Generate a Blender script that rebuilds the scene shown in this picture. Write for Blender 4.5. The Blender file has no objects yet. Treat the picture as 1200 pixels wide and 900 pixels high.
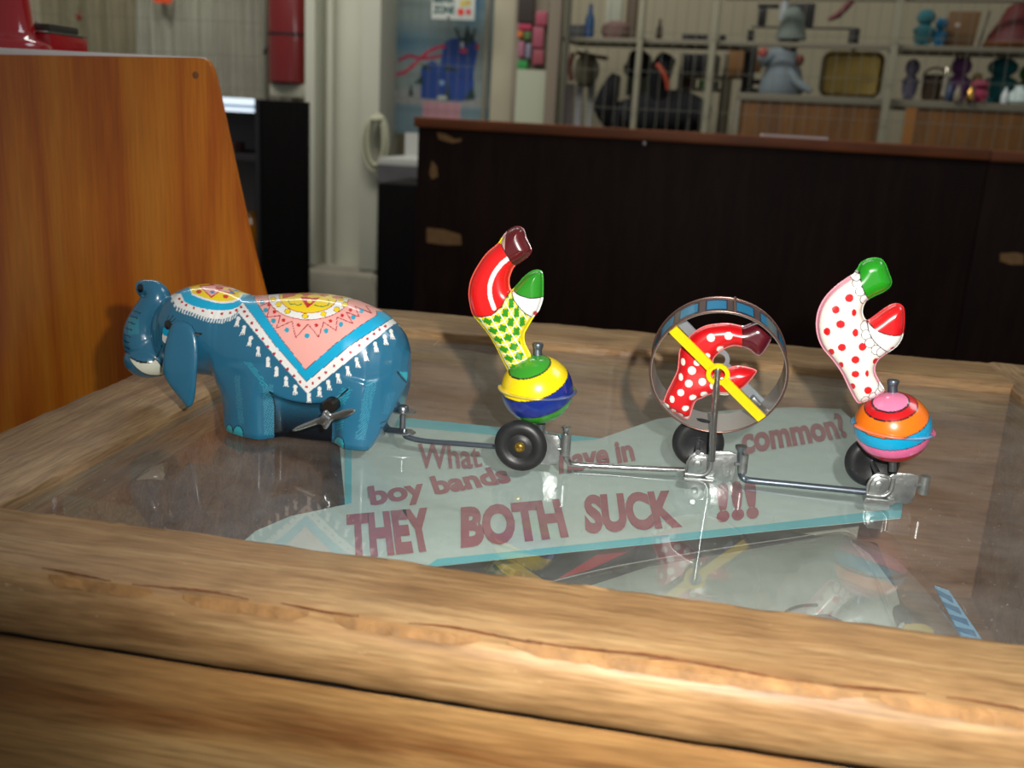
import bpy, bmesh, math, random
import numpy as np
from mathutils import Vector, Matrix
random.seed(7); rng = np.random.RandomState(3)
S = bpy.context.scene
COL = S.collection
# ---------------------------------------------------------------- camera (glass top of the case is z=0, metres)
F = 1150.0; CH = 0.15
_X = np.array([6890, -696, 1150.]); _X /= np.linalg.norm(_X)
_Y = np.array([222, 297, -1150.]); _Y -= _X*(_X@_Y); _Y /= np.linalg.norm(_Y)
_Z = np.cross(_X, _Y)
R = np.array([_X, _Y, _Z]); CAM = np.array([0, 0, CH])
cd = bpy.data.cameras.new('camera'); cam = bpy.data.objects.new('camera', cd); COL.objects.link(cam)
cam.matrix_world = Matrix.Translation((0, 0, CH)) @ Matrix([list(r) for r in R]).to_4x4()
cd.sensor_width = 36; cd.lens = 36*F/1200; cd.clip_start = .01; cd.clip_end = 60
cd.dof.use_dof = True; cd.dof.focus_distance = .46; cd.dof.aperture_fstop = 13
S.camera = cam
# ---------------------------------------------------------------- world, lights, exposure
w = bpy.data.worlds.new('world'); S.world = w; w.use_nodes = True
w.node_tree.nodes['Background'].inputs[0].default_value = (.92, .92, .88, 1)
w.node_tree.nodes['Background'].inputs[1].default_value = .215
def light(name, kind, loc, energy, color=(1, 1, 1), target=None, **k):
    l = bpy.data.lights.new(name, kind); l.energy = energy; l.color = color
    for a, b in k.items(): setattr(l, a, b)
    o = bpy.data.objects.new(name, l); COL.objects.link(o); o.location = loc
    if target is not None: o.rotation_euler = (Vector(target)-Vector(loc)).to_track_quat('-Z', 'Y').to_euler()
    return o
fl = CAM + R@np.array([.035, .030, 0])
light('camera_flash', 'SPOT', fl, 11, (1, .97, .92), target=(.02, .50, .05), spot_size=math.radians(92), spot_blend=1.0, shadow_soft_size=.004)
light('window_light', 'AREA', (1.6, 1.2, 1.9), 12, (.86, .94, 1), target=(-.1, .45, 0), shape='RECTANGLE', size=1.0, size_y=.8)
light('back_left_fill', 'AREA', (-1.7, 2.9, 2.6), 75, (1, .98, .92), target=(-1.3, 4.9, -.1), shape='RECTANGLE', size=3.4, size_y=.8)  # added area lamp that brightens the column and sheets at back left
S.view_settings.view_transform = 'Standard'; S.view_settings.look = 'None'; S.view_settings.gamma = 1
S.view_settings.use_curve_mapping = False; S.view_settings.exposure = 0.0
S.cycles.use_denoising = True
S.cycles.max_bounces = 10; S.cycles.transparent_max_bounces = 12
# ---------------------------------------------------------------- helpers
def ray(px, py): return R@np.array([px-600, 450-py, -F])
def P(px, py, y):
    d = ray(px, py); return CAM + d*(y/d[1])
def PZ(px, py, z):
    d = ray(px, py); return CAM + d*((z-CH)/d[2])
def proj(p):
    c = (np.asarray(p)-CAM)@R
    return 600+F*c[..., 0]/-c[..., 2], 450-F*c[..., 1]/-c[..., 2]
def lin(c):
    c = np.asarray(c, float)/255; return np.where(c <= .04045, c/12.92, ((c+.055)/1.055)**2.4)
def L4(c): return tuple(lin(c))+(1,)
MATS = {}
def mat(name, col=(128, 128, 128), rough=.5, metal=0, coat=0, attr=None, bump=0, bscale=200, vary=0, vscale=20, emit=0, spec=.5, trans=0):
    if name in MATS: return MATS[name]
    m = bpy.data.materials.new(name); m.use_nodes = True; nt = m.node_tree; N = nt.nodes; K = nt.links
    b = N['Principled BSDF']; b.inputs['Roughness'].default_value = rough; b.inputs['Metallic'].default_value = metal
    b.inputs['Coat Weight'].default_value = coat; b.inputs['Coat Roughness'].default_value = .06; b.inputs['Specular IOR Level'].default_value = spec
    b.inputs['Base Color'].default_value = L4(col); b.inputs['Transmission Weight'].default_value = trans
    if emit: b.inputs['Emission Color'].default_value = L4(col); b.inputs['Emission Strength'].default_value = emit
    src = None
    if attr:
        a = N.new('ShaderNodeAttribute'); a.attribute_name = attr; src = a.outputs['Color']; K.new(src, b.inputs['Base Color'])
    if vary or bump:
        tc = N.new('ShaderNodeTexCoord'); n = N.new('ShaderNodeTexNoise'); n.inputs['Scale'].default_value = vscale; n.inputs['Detail'].default_value = 6
        K.new(tc.outputs['Object'], n.inputs['Vector'])
    if vary:
        mx = N.new('ShaderNodeMix'); mx.data_type = 'RGBA'; mx.blend_type = 'MULTIPLY'; mx.inputs[0].default_value = vary
        rmp = N.new('ShaderNodeValToRGB'); rmp.color_ramp.elements[0].position = .3; rmp.color_ramp.elements[1].position = .7
        rmp.color_ramp.elements[0].color = (.25, .25, .25, 1)
        K.new(n.outputs['Fac'], rmp.inputs[0]); K.new(rmp.outputs[0], mx.inputs[7])
        if src: K.new(src, mx.inputs[6])
        else: mx.inputs[6].default_value = L4(col)
        K.new(mx.outputs[2], b.inputs['Base Color'])
    if bump:
        n2 = N.new('ShaderNodeTexNoise'); n2.inputs['Scale'].default_value = bscale; K.new(tc.outputs['Object'], n2.inputs['Vector'])
        bp = N.new('ShaderNodeBump'); bp.inputs['Strength'].default_value = bump; bp.inputs['Distance'].default_value = .0003
        K.new(n2.outputs['Fac'], bp.inputs['Height']); K.new(bp.outputs[0], b.inputs['Normal'])
    MATS[name] = m; return m
def wood(name, c1, c2, c3, axis=0, scale=1., stretch=14, rough=.45, coat=0, ring=0, bump=.25, wear=None, spec=.5, soft=1.):
    """grain that runs along the given axis; all coordinates are object coordinates"""
    if name in MATS: return MATS[name]
    m = bpy.data.materials.new(name); m.use_nodes = True; nt = m.node_tree; N = nt.nodes; K = nt.links
    b = N['Principled BSDF']; b.inputs['Roughness'].default_value = rough; b.inputs['Coat Weight'].default_value = coat; b.inputs['Coat Roughness'].default_value = .12; b.inputs['Specular IOR Level'].default_value = spec
    tc = N.new('ShaderNodeTexCoord'); mp = N.new('ShaderNodeMapping'); K.new(tc.outputs['Object'], mp.inputs[0])
    sc = [stretch*scale]*3; sc[axis] = scale; mp.inputs['Scale'].default_value = sc
    n1 = N.new('ShaderNodeTexNoise'); n1.inputs['Scale'].default_value = 5; n1.inputs['Detail'].default_value = 8; n1.inputs['Roughness'].default_value = .65; n1.inputs['Distortion'].default_value = .6
    K.new(mp.outputs[0], n1.inputs['Vector'])
    mp2 = N.new('ShaderNodeMapping'); K.new(tc.outputs['Object'], mp2.inputs[0]); s2 = [stretch*scale*7]*3; s2[axis] = scale*5; mp2.inputs['Scale'].default_value = s2
    n2 = N.new('ShaderNodeTexNoise'); n2.inputs['Scale'].default_value = 5; n2.inputs['Detail'].default_value = 4; K.new(mp2.outputs[0], n2.inputs['Vector'])
    n3 = N.new('ShaderNodeTexNoise'); n3.inputs['Scale'].default_value = 7*scale; n3.inputs['Detail'].default_value = 5; K.new(tc.outputs['Object'], n3.inputs['Vector'])
    r = N.new('ShaderNodeValToRGB'); e = r.color_ramp.elements
    e[0].position = .30; e[0].color = L4(c1); e[1].position = .72; e[1].color = L4(c3); x = e.new(.5); x.color = L4(c2)
    fac = n1.outputs['Fac']
    if ring:
        mp3 = N.new('ShaderNodeMapping'); K.new(tc.outputs['Object'], mp3.inputs[0]); s3 = [1]*3; s3[axis] = .09; mp3.inputs['Scale'].default_value = s3
        n4 = N.new('ShaderNodeTexNoise'); n4.inputs['Scale'].default_value = 9; n4.inputs['Detail'].default_value = 1.5; K.new(mp3.outputs[0], n4.inputs['Vector'])
        ml = N.new('ShaderNodeMath'); ml.operation = 'MULTIPLY'; ml.inputs[1].default_value = ring; K.new(n4.outputs['Fac'], ml.inputs[0])
        fr = N.new('ShaderNodeMath'); fr.operation = 'PINGPONG'; fr.inputs[1].default_value = 1.; K.new(ml.outputs[0], fr.inputs[0])
        mm = N.new('ShaderNodeMath'); mm.operation = 'MULTIPLY_ADD'; mm.inputs[1].default_value = .36*min(1, soft+.1); K.new(fr.outputs[0], mm.inputs[0])
        m5 = N.new('ShaderNodeMath'); m5.operation = 'MULTIPLY'; m5.inputs[1].default_value = .62; K.new(n1.outputs['Fac'], m5.inputs[0]); K.new(m5.outputs[0], mm.inputs[2])
        fac = mm.outputs[0]
    K.new(fac, r.inputs[0])
    mx = N.new('ShaderNodeMix'); mx.data_type = 'RGBA'; mx.blend_type = 'MULTIPLY'; mx.inputs[0].default_value = .55*soft
    r2 = N.new('ShaderNodeValToRGB'); r2.color_ramp.elements[0].position = .3; r2.color_ramp.elements[0].color = (.5, .47, .42, 1); r2.color_ramp.elements[1].position = .6
    K.new(n2.outputs['Fac'], r2.inputs[0]); K.new(r.outputs[0], mx.inputs[6]); K.new(r2.outputs[0], mx.inputs[7])
    mx2 = N.new('ShaderNodeMix'); mx2.data_type = 'RGBA'; mx2.blend_type = 'MULTIPLY'; mx2.inputs[0].default_value = .6*soft
    r3 = N.new('ShaderNodeValToRGB'); r3.color_ramp.elements[0].position = .32; r3.color_ramp.elements[0].color = (.6, .55, .5, 1); r3.color_ramp.elements[1].position = .62
    K.new(n3.outputs['Fac'], r3.inputs[0]); K.new(mx.outputs[2], mx2.inputs[6]); K.new(r3.outputs[0], mx2.inputs[7])
    out = mx2.outputs[2]
    if wear:   # pale scratches and chipped spots
        mp4 = N.new('ShaderNodeMapping'); K.new(tc.outputs['Object'], mp4.inputs[0]); s4 = [60]*3; s4[axis] = 22; mp4.inputs['Scale'].default_value = s4; mp4.inputs['Rotation'].default_value = (0, 0, .5)
        n5 = N.new('ShaderNodeTexNoise'); n5.inputs['Scale'].default_value = 3; n5.inputs['Detail'].default_value = 9; n5.inputs['Roughness'].default_value = .7; K.new(mp4.outputs[0], n5.inputs['Vector'])
        r5 = N.new('ShaderNodeValToRGB'); r5.color_ramp.elements[0].position = .66; r5.color_ramp.elements[1].position = .74; K.new(n5.outputs['Fac'], r5.inputs[0])
        mx3 = N.new('ShaderNodeMix'); mx3.data_type = 'RGBA'; mx3.inputs[7].default_value = L4(wear); K.new(r5.outputs[0], mx3.inputs[0]); K.new(out, mx3.inputs[6]); out = mx3.outputs[2]
    K.new(out, b.inputs['Base Color'])
    bp = N.new('ShaderNodeBump'); bp.inputs['Strength'].default_value = bump; bp.inputs['Distance'].default_value = .0006
    K.new(n2.outputs['Fac'], bp.inputs['Height']); K.new(bp.outputs[0], b.inputs['Normal'])
    MATS[name] = m; return m
def link(name, me, m=None, parent=None, smooth=False, kind=None, label=None):
    o = bpy.data.objects.new(name, me); COL.objects.link(o)
    if m: me.materials.append(m)
    if parent: o.parent = parent; o.matrix_parent_inverse = Matrix.Translation(parent.location).inverted()
    if smooth: me.polygons.foreach_set('use_smooth', [True]*len(me.polygons))
    if kind: o['kind'] = kind
    if label: o['label'] = label
    return o
def thing(name, loc, label, cat, group=None):
    o = bpy.data.objects.new(name, None); COL.objects.link(o); o.location = Vector([float(v) for v in loc]); o.empty_display_size = .02
    o['label'] = label; o['category'] = cat
    if group: o['group'] = group
    return o
def tag(o, label, cat, group=None):
    o['label'] = label; o['category'] = cat
    if group: o['group'] = group
    return o
def bmo(name, bm, m, parent=None, smooth=False, auto=None, **k):
    bmesh.ops.recalc_face_normals(bm, faces=bm.faces)
    me = bpy.data.meshes.new(name); bm.to_mesh(me); bm.free()
    o = link(name, me, m, parent, smooth or auto is not None, **k)
    if auto is not None: me.set_sharp_from_angle(angle=math.radians(auto))
    return o
def abox(bm, x0, x1, y0, y1, z0, z1, bev=0, M=None):
    vs = [bm.verts.new((x, y, z)) for x in (x0, x1) for y in (y0, y1) for z in (z0, z1)]
    fs = [bm.faces.new([vs[i] for i in q]) for q in ((0, 1, 3, 2), (4, 6, 7, 5), (0, 4, 5, 1), (2, 3, 7, 6), (0, 2, 6, 4), (1, 5, 7, 3))]
    if bev:
        es = list({e for f in fs for e in f.edges})
        r = bmesh.ops.bevel(bm, geom=es, offset=bev, segments=2, affect='EDGES', profile=.6)
        vs = list({v for f in r['faces'] for v in f.verts}|{v for v in vs if v.is_valid})
    if M is not None: bmesh.ops.transform(bm, matrix=M, verts=vs)
    return bm
def box(name, x0, x1, y0, y1, z0, z1, m, parent=None, bev=0, **k):
    bm = bmesh.new(); abox(bm, x0, x1, y0, y1, z0, z1, bev); return bmo(name, bm, m, parent, auto=40 if bev else None, **k)
def aprism(bm, pts, off, n=None):
    """closed polygon (list of 3d points) extruded by off"""
    a = [bm.verts.new([float(c) for c in p]) for p in pts]; o = Vector([float(c) for c in off]); b = [bm.verts.new(v.co+o) for v in a]
    bm.faces.new(a); bm.faces.new(b[::-1]); k = len(a)
    for i in range(k): bm.faces.new((a[i], a[(i+1) % k], b[(i+1) % k], b[i]))
    return a+b
def prism(name, pts, off, m, parent=None, bev=0, **k):
    bm = bmesh.new(); aprism(bm, pts, off)
    if bev: bmesh.ops.bevel(bm, geom=list(bm.edges), offset=bev, segments=2, affect='EDGES', profile=.5)
    return bmo(name, bm, m, parent, auto=40, **k)
def catmull(pts, n=6, closed=False):
    pts = [np.array(p, float) for p in pts]; k = len(pts); out = []
    rngi = range(k if closed else k-1)
    for i in rngi:
        if closed: a, b, c, d = pts[i-1], pts[i], pts[(i+1) % k], pts[(i+2) % k]
        else: a, b, c, d = pts[max(i-1, 0)], pts[i], pts[i+1], pts[min(i+2, k-1)]
        for j in range(n):
            t = j/n; out.append(.5*((2*b)+(-a+c)*t+(2*a-5*b+4*c-d)*t*t+(-a+3*b-3*c+d)*t**3))
    if not closed: out.append(pts[-1])
    return out
def atube(bm, pts, rad, seg=12, caps=True):
    pts = [Vector([float(c) for c in p]) for p in pts]
    if not hasattr(rad, '__len__'): rad = [rad]*len(pts)
    rings = []; up = None
    for i, p in enumerate(pts):
        t = (pts[min(i+1, len(pts)-1)]-pts[max(i-1, 0)]).normalized()
        if up is None: up = t.orthogonal().normalized()
        up = (up-t*up.dot(t)).normalized(); s = t.cross(up)
        rings.append([bm.verts.new(p+(up*math.cos(a)+s*math.sin(a))*rad[i]) for a in [2*math.pi*j/seg for j in range(seg)]])
    for a, b in zip(rings, rings[1:]):
        for j in range(seg): bm.faces.new((a[j], a[(j+1) % seg], b[(j+1) % seg], b[j]))
    if caps: bm.faces.new(rings[0][::-1]); bm.faces.new(rings[-1])
    return bm
def tube(name, pts, rad, m, parent=None, seg=12, **k):
    bm = bmesh.new(); atube(bm, pts, rad, seg); return bmo(name, bm, m, parent, auto=50, **k)
def alathe(bm, prof, c, axis=(0, 0, 1), seg=48, closed=False):
    """prof: (radius, height) list, closed=False caps by radius 0 ends"""
    q = Vector((0, 0, 1)).rotation_difference(Vector(axis)); c = Vector([float(v) for v in c]); rings = []
    for r, h in prof:
        if r < 1e-7: rings.append([bm.verts.new(c+q@Vector((0, 0, h)))])
        else: rings.append([bm.verts.new(c+q@Vector((r*math.cos(2*math.pi*j/seg), r*math.sin(2*math.pi*j/seg), h))) for j in range(seg)])
    pr = list(zip(rings, rings[1:]))
    if closed: pr.append((rings[-1], rings[0]))
    for a, b in pr:
        for j in range(seg):
            k = (j+1) % seg
            if len(a) == 1 and len(b) == 1: continue
            if len(a) == 1: bm.faces.new((a[0], b[j], b[k]))
            elif len(b) == 1: bm.faces.new((a[j], a[k], b[0]))
            else: bm.faces.new((a[j], a[k], b[k], b[j]))
    return bm
def lathe(name, prof, c, m, parent=None, axis=(0, 0, 1), seg=48, closed=False, auto=40, **k):
    bm = bmesh.new(); alathe(bm, prof, c, axis, seg, closed); return bmo(name, bm, m, parent, auto=auto, **k)
def aball(bm, c, r, seg=16):
    r = (r, r, r) if not hasattr(r, '__len__') else r
    q = bmesh.ops.create_uvsphere(bm, u_segments=seg, v_segments=seg//2+2, radius=1)
    for v in q['verts']: v.co = Vector((float(c[0])+v.co.x*r[0], float(c[1])+v.co.y*r[1], float(c[2])+v.co.z*r[2]))
    return bm
# ---- 2d shapes in the drawing grid of a printed tin piece
def seg_d(U, V, a, b):
    ax, ay = a; bx, by = b; dx, dy = bx-ax, by-ay; t = np.clip(((U-ax)*dx+(V-ay)*dy)/(dx*dx+dy*dy+1e-9), 0, 1)
    qx, qy = ax+t*dx, ay+t*dy; return np.hypot(U-qx, V-qy), qx, qy
def line_d(U, V, pts):
    d = np.full(U.shape, 1e9)
    for a, b in zip(pts, pts[1:]): d = np.minimum(d, seg_d(U, V, a, b)[0])
    return d
def inside(U, V, poly):
    r = np.zeros(U.shape, bool); k = len(poly)
    for i in range(k):
        x1, y1 = poly[i]; x2, y2 = poly[(i+1) % k]
        if y1 == y2: continue
        c = ((y1 > V) != (y2 > V)) & (U < (x2-x1)*(V-y1)/(y2-y1)+x1); r ^= c
    return r
def sdf(U, V, poly):
    d = np.full(U.shape, 1e9); X = np.zeros(U.shape); Yq = np.zeros(U.shape); k = len(poly)
    for i in range(k):
        e, x, y = seg_d(U, V, poly[i], poly[(i+1) % k]); m = e < d; d = np.where(m, e, d); X = np.where(m, x, X); Yq = np.where(m, y, Yq)
    return np.where(inside(U, V, poly), d, -d), X, Yq
def ell(U, V, c, rx, ry=None): return ((U-c[0])/rx)**2+((V-c[1])/(ry or rx))**2 < 1
def cattr(me, rgb):
    a = me.color_attributes.new('paint', 'FLOAT_COLOR', 'POINT'); c = np.ones((len(me.vertices), 4), 'f'); c[:, :3] = lin(rgb); a.data.foreach_set('color', c.ravel())
def inflate(name, outline, y, T, Rr, fw, paint, m, parent=None, step=.8, smooth_n=5, sharp=False, thin=.0003):
    """pressed-tin piece: the outline gets a flat rim of width fw and two domed faces T thick"""
    poly = [tuple(p) for p in (outline if sharp else catmull(outline, smooth_n, True))]
    A = np.array(poly); u0, v0 = A.min(0)-2*step; u1, v1 = A.max(0)+2*step
    us = np.arange(u0, u1, step); vs = np.arange(v0, v1, step); U, V = np.meshgrid(us, vs, indexing='ij')
    d, X, Yq = sdf(U, V, poly)
    ok = d > -.55*step; cell = ok[:-1, :-1] & ok[1:, :-1] & ok[1:, 1:] & ok[:-1, 1:]
    snap = (d < .45*step); U2 = np.where(snap, X, U); V2 = np.where(snap, Yq, V); dd = np.where(snap, 0, d)
    used = np.zeros(U.shape, bool); used[:-1, :-1] |= cell; used[1:, :-1] |= cell; used[1:, 1:] |= cell; used[:-1, 1:] |= cell
    idx = -np.ones(U.shape, int); idx[used] = np.arange(used.sum()); n = used.sum()
    u, v, dn = U2[used], V2[used], dd[used]
    q = np.clip((dn-fw)/Rr, 0, 1); t = thin+T*np.sqrt(1-(1-q)**2)
    base = np.array([P(a, b, y) for a, b in zip(u, v)])
    fr = base.copy(); fr[:, 1] -= t; bk = base.copy(); bk[:, 1] += t
    verts = np.vstack([fr, bk]); ci, cj = np.nonzero(cell)
    a, b, c, e = idx[ci, cj], idx[ci+1, cj], idx[ci+1, cj+1], idx[ci, cj+1]
    faces = [tuple(f) for f in np.stack([a, e, c, b], 1)]+[tuple(f) for f in np.stack([a, b, c, e], 1)+n]
    from collections import Counter
    cnt = Counter(); 
    for f in faces[:len(a)]:
        for i in range(4): cnt[(f[i], f[(i+1) % 4])] += 1
    for (i, j) in cnt:
        if (j, i) not in cnt: faces.append((j, i, i+n, j+n))
    me = bpy.data.meshes.new(name); me.from_pydata(verts.tolist(), [], [[int(i) for i in f] for f in faces]); me.update()
    if paint: cattr(me, np.vstack([paint(u, v, dn)]*2))
    return link(name, me, m, parent, smooth=True)
def setc(rgb, mask, c): rgb[mask] = c
def textmesh(txt, thick=0., shear=0., extr=0.):
    cu = bpy.data.curves.new('t', 'FONT'); cu.body = txt; cu.offset = thick; cu.shear = shear; cu.extrude = extr; cu.resolution_u = 4
    o = bpy.data.objects.new('t', cu); COL.objects.link(o); bpy.context.view_layer.update()
    me = bpy.data.meshes.new_from_object(o.evaluated_get(bpy.context.evaluated_depsgraph_get())); bpy.data.objects.remove(o); return me
def lettering(name, txt, o, ux, uy, m, parent, thick=.02, kind=None, lift=None):
    """flat letters: origin o, full width vector ux, height vector uy"""
    me = textmesh(txt, thick); v = np.array([x.co[:] for x in me.vertices]); mn = v.min(0); mxx = v.max(0)
    s = (v[:, 0]-mn[0])/(mxx[0]-mn[0]); t = (v[:, 1]-mn[1])/(mxx[1]-mn[1])
    q = np.array(o)[None]+s[:, None]*np.array(ux)+t[:, None]*np.array(uy)
    if lift is not None: q += np.array(lift)
    for i, x in enumerate(me.vertices): x.co = q[i]
    me.name = name; return link(name, me, m, parent)
# ---------------------------------------------------------------- materials
OAKX = wood('oak_x', (146, 108, 66), (180, 141, 94), (206, 173, 124), 0, 2.2, 11, .5, wear=(226, 196, 150), soft=1.35)
OAKY = wood('oak_y', (136, 106, 74), (172, 138, 98), (200, 168, 122), 1, 2.2, 11, .5, wear=(205, 180, 140), soft=1.3)
OAKIN = wood('oak_inside', (140, 98, 66), (172, 128, 92), (196, 154, 116), 0, 1.5, 10, .6)
OAKZ = wood('oak_upright', (110, 68, 38), (150, 104, 62), (180, 138, 90), 2, 1.5, 10, .6)
PANEL = wood('oak_panel', (150, 100, 52), (196, 150, 92), (216, 178, 122), 0, 1.6, 9, .5, ring=12, soft=1.2)
PINE = wood('orange_pine', (206, 104, 8), (228, 130, 18), (240, 152, 40), 2, .8, 20, .3, coat=.4, ring=20, bump=.08, soft=.75)
STEEL = mat('dull_steel', (150, 155, 158), .34, .9, vary=.35, vscale=300, bump=.3, bscale=900)
ROD = mat('rod_steel', (112, 122, 132), .38, .85, vary=.2, vscale=200)
BRIGHT = mat('bright_steel', (205, 208, 208), .22, 1., vary=.2, vscale=300, bump=.25, bscale=700)
CAST = mat('cast_zinc', (178, 182, 180), .33, .85, vary=.4, vscale=300, bump=.4, bscale=600)
RUBBER = mat('black_rubber', (34, 35, 36), .42, 0, vary=.3, vscale=300, bump=.2, bscale=500)
BRASS = mat('brass', (214, 180, 90), .25, 1.)
TIN = mat('printed_tin', rough=.28, coat=.8, attr='paint', spec=.5)
def glassmat():
    m = bpy.data.materials.new('dusty_glass'); m.use_nodes = True; nt = m.node_tree; N = nt.nodes; K = nt.links; N.clear()
    out = N.new('ShaderNodeOutputMaterial'); tr = N.new('ShaderNodeBsdfTransparent'); tr.inputs[0].default_value = (.93, .95, .94, 1)
    gl = N.new('ShaderNodeBsdfGlossy'); gl.inputs['Roughness'].default_value = .02; fr = N.new('ShaderNodeFresnel'); 
    geo = N.new('ShaderNodeNewGeometry'); mr = N.new('ShaderNodeMapRange'); mr.inputs[3].default_value = 1.5; mr.inputs[4].default_value = 1/1.5; K.new(geo.outputs['Backfacing'], mr.inputs[0]); K.new(mr.outputs[0], fr.inputs[0])
    mix = N.new('ShaderNodeMixShader'); K.new(fr.outputs[0], mix.inputs[0]); K.new(tr.outputs[0], mix.inputs[1]); K.new(gl.outputs[0], mix.inputs[2])
    df = N.new('ShaderNodeBsdfDiffuse'); df.inputs[0].default_value = (.75, .77, .74, 1)
    tc = N.new('ShaderNodeTexCoord'); n = N.new('ShaderNodeTexNoise'); n.inputs['Scale'].default_value = 14; n.inputs['Detail'].default_value = 8; n.inputs['Roughness'].default_value = .7
    K.new(tc.outputs['Object'], n.inputs['Vector']); r = N.new('ShaderNodeMapRange'); r.inputs[1].default_value = .35; r.inputs[2].default_value = .75; r.inputs[3].default_value = .03; r.inputs[4].default_value = .16
    K.new(n.outputs['Fac'], r.inputs[0])
    n2 = N.new('ShaderNodeTexNoise'); n2.inputs['Scale'].default_value = 900; n2.inputs['Detail'].default_value = 2; K.new(tc.outputs['Object'], n2.inputs['Vector'])
    r2 = N.new('ShaderNodeMapRange'); r2.inputs[1].default_value = .70; r2.inputs[2].default_value = .76; r2.inputs[3].default_value = 0; r2.inputs[4].default_value = .5; K.new(n2.outputs['Fac'], r2.inputs[0])
    mp = N.new('ShaderNodeMapping'); mp.inputs['Scale'].default_value = (200, 12, 1); mp.inputs['Rotation'].default_value = (0, 0, .7); K.new(tc.outputs['Object'], mp.inputs[0])
    n3 = N.new('ShaderNodeTexNoise'); n3.inputs['Scale'].default_value = 3; n3.inputs['Detail'].default_value = 3; n3.inputs['Distortion'].default_value = .8; K.new(mp.outputs[0], n3.inputs['Vector'])
    r3 = N.new('ShaderNodeMapRange'); r3.inputs[1].default_value = .71; r3.inputs[2].default_value = .78; r3.inputs[3].default_value = 0; r3.inputs[4].default_value = .28; K.new(n3.outputs['Fac'], r3.inputs[0])
    a = N.new('ShaderNodeMath'); a.operation = 'ADD'; a.use_clamp = True; K.new(r.outputs[0], a.inputs[0]); K.new(r2.outputs[0], a.inputs[1])
    a2 = N.new('ShaderNodeMath'); a2.operation = 'ADD'; a2.use_clamp = True; K.new(a.outputs[0], a2.inputs[0]); K.new(r3.outputs[0], a2.inputs[1])
    mix2 = N.new('ShaderNodeMixShader'); K.new(a2.outputs[0], mix2.inputs[0]); K.new(mix.outputs[0], mix2.inputs[1]); K.new(df.outputs[0], mix2.inputs[2])
    K.new(mix2.outputs[0], out.inputs[0]); return m
GLASS = glassmat()
def filmmat():
    m = bpy.data.materials.new('clear_film'); m.use_nodes = True; nt = m.node_tree; N = nt.nodes; K = nt.links; N.clear()
    out = N.new('ShaderNodeOutputMaterial'); tr = N.new('ShaderNodeBsdfTransparent'); gl = N.new('ShaderNodeBsdfGlossy'); gl.inputs['Roughness'].default_value = .12
    df = N.new('ShaderNodeBsdfDiffuse'); df.inputs[0].default_value = (.6, .62, .56, 1)
    
    fr = N.new('ShaderNodeFresnel'); geo = N.new('ShaderNodeNewGeometry'); mr = N.new('ShaderNodeMapRange'); mr.inputs[3].default_value = 1.45; mr.inputs[4].default_value = 1/1.45; K.new(geo.outputs['Backfacing'], mr.inputs[0]); K.new(mr.outputs[0], fr.inputs[0])
    m1 = N.new('ShaderNodeMixShader'); m1.inputs[0].default_value = .22; K.new(tr.outputs[0], m1.inputs[1]); K.new(df.outputs[0], m1.inputs[2])
    m2 = N.new('ShaderNodeMixShader'); K.new(fr.outputs[0], m2.inputs[0]); K.new(m1.outputs[0], m2.inputs[1]); K.new(gl.outputs[0], m2.inputs[2]); K.new(m2.outputs[0], out.inputs[0]); return m
FILM = filmmat()
# ================================================================ SETTING
FLOOR = -.95
box('floor', -12, 8, -3, 7, FLOOR-.05, FLOOR, mat('floor_concrete', (70, 68, 64), .8, vary=.5, vscale=2), kind='structure')
box('wall_back', -12, 8, 5.3, 5.4, FLOOR, 3.2, mat('wall_cream', (172, 164, 138), .85, vary=.15, vscale=2), kind='structure')
# steel column on a concrete plinth
cy = 4.5
cx0, cx1 = P(357, 200, cy)[0], P(443, 200, cy)[0]
COLM = mat('painted_column', (200, 200, 182), .6, vary=.12, vscale=3)
col = thing('steel_column', ((cx0+cx1)/2, cy+.1, FLOOR), 'pale grey painted steel I-beam column rising from a flared concrete plinth', 'column')
zb = -.585
box('flange', cx0, cx0+.05, cy, cy+.3, zb, 3.2, COLM, col, .006)
box('flange', cx1-.09, cx1, cy, cy+.3, zb, 3.2, COLM, col, .006)
bm = bmesh.new(); abox(bm, cx0+.05, cx1-.09, cy+.13, cy+.16, zb, 3.2)
bmo('web', bm, COLM, col)
tube('corner_pipe', [(cx0+.09, cy+.09, zb), (cx0+.09, cy+.09, 3.2)], .018, COLM, col)
bm = bmesh.new()
a = [(cx0-.01, cy-.02, zb), (cx1+.01, cy-.02, zb), (cx1+.01, cy+.34, zb), (cx0-.01, cy+.34, zb)]
b = [(cx0-.16, cy-.16, FLOOR), (cx1+.16, cy-.16, FLOOR), (cx1+.16, cy+.5, FLOOR), (cx0-.16, cy+.5, FLOOR)]
va = [bm.verts.new(p) for p in a]; vb = [bm.verts.new(p) for p in b]
bm.faces.new(va); bm.faces.new(vb[::-1])
for i in range(4): bm.faces.new((va[i], vb[i], vb[(i+1) % 4], va[(i+1) % 4]))
bmesh.ops.bevel(bm, geom=list(bm.edges), offset=.03, segments=3, affect='EDGES')
bmo('plinth', bm, mat('plinth_concrete', (168, 162, 144), .85, vary=.3, vscale=8), col, auto=40)

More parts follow.
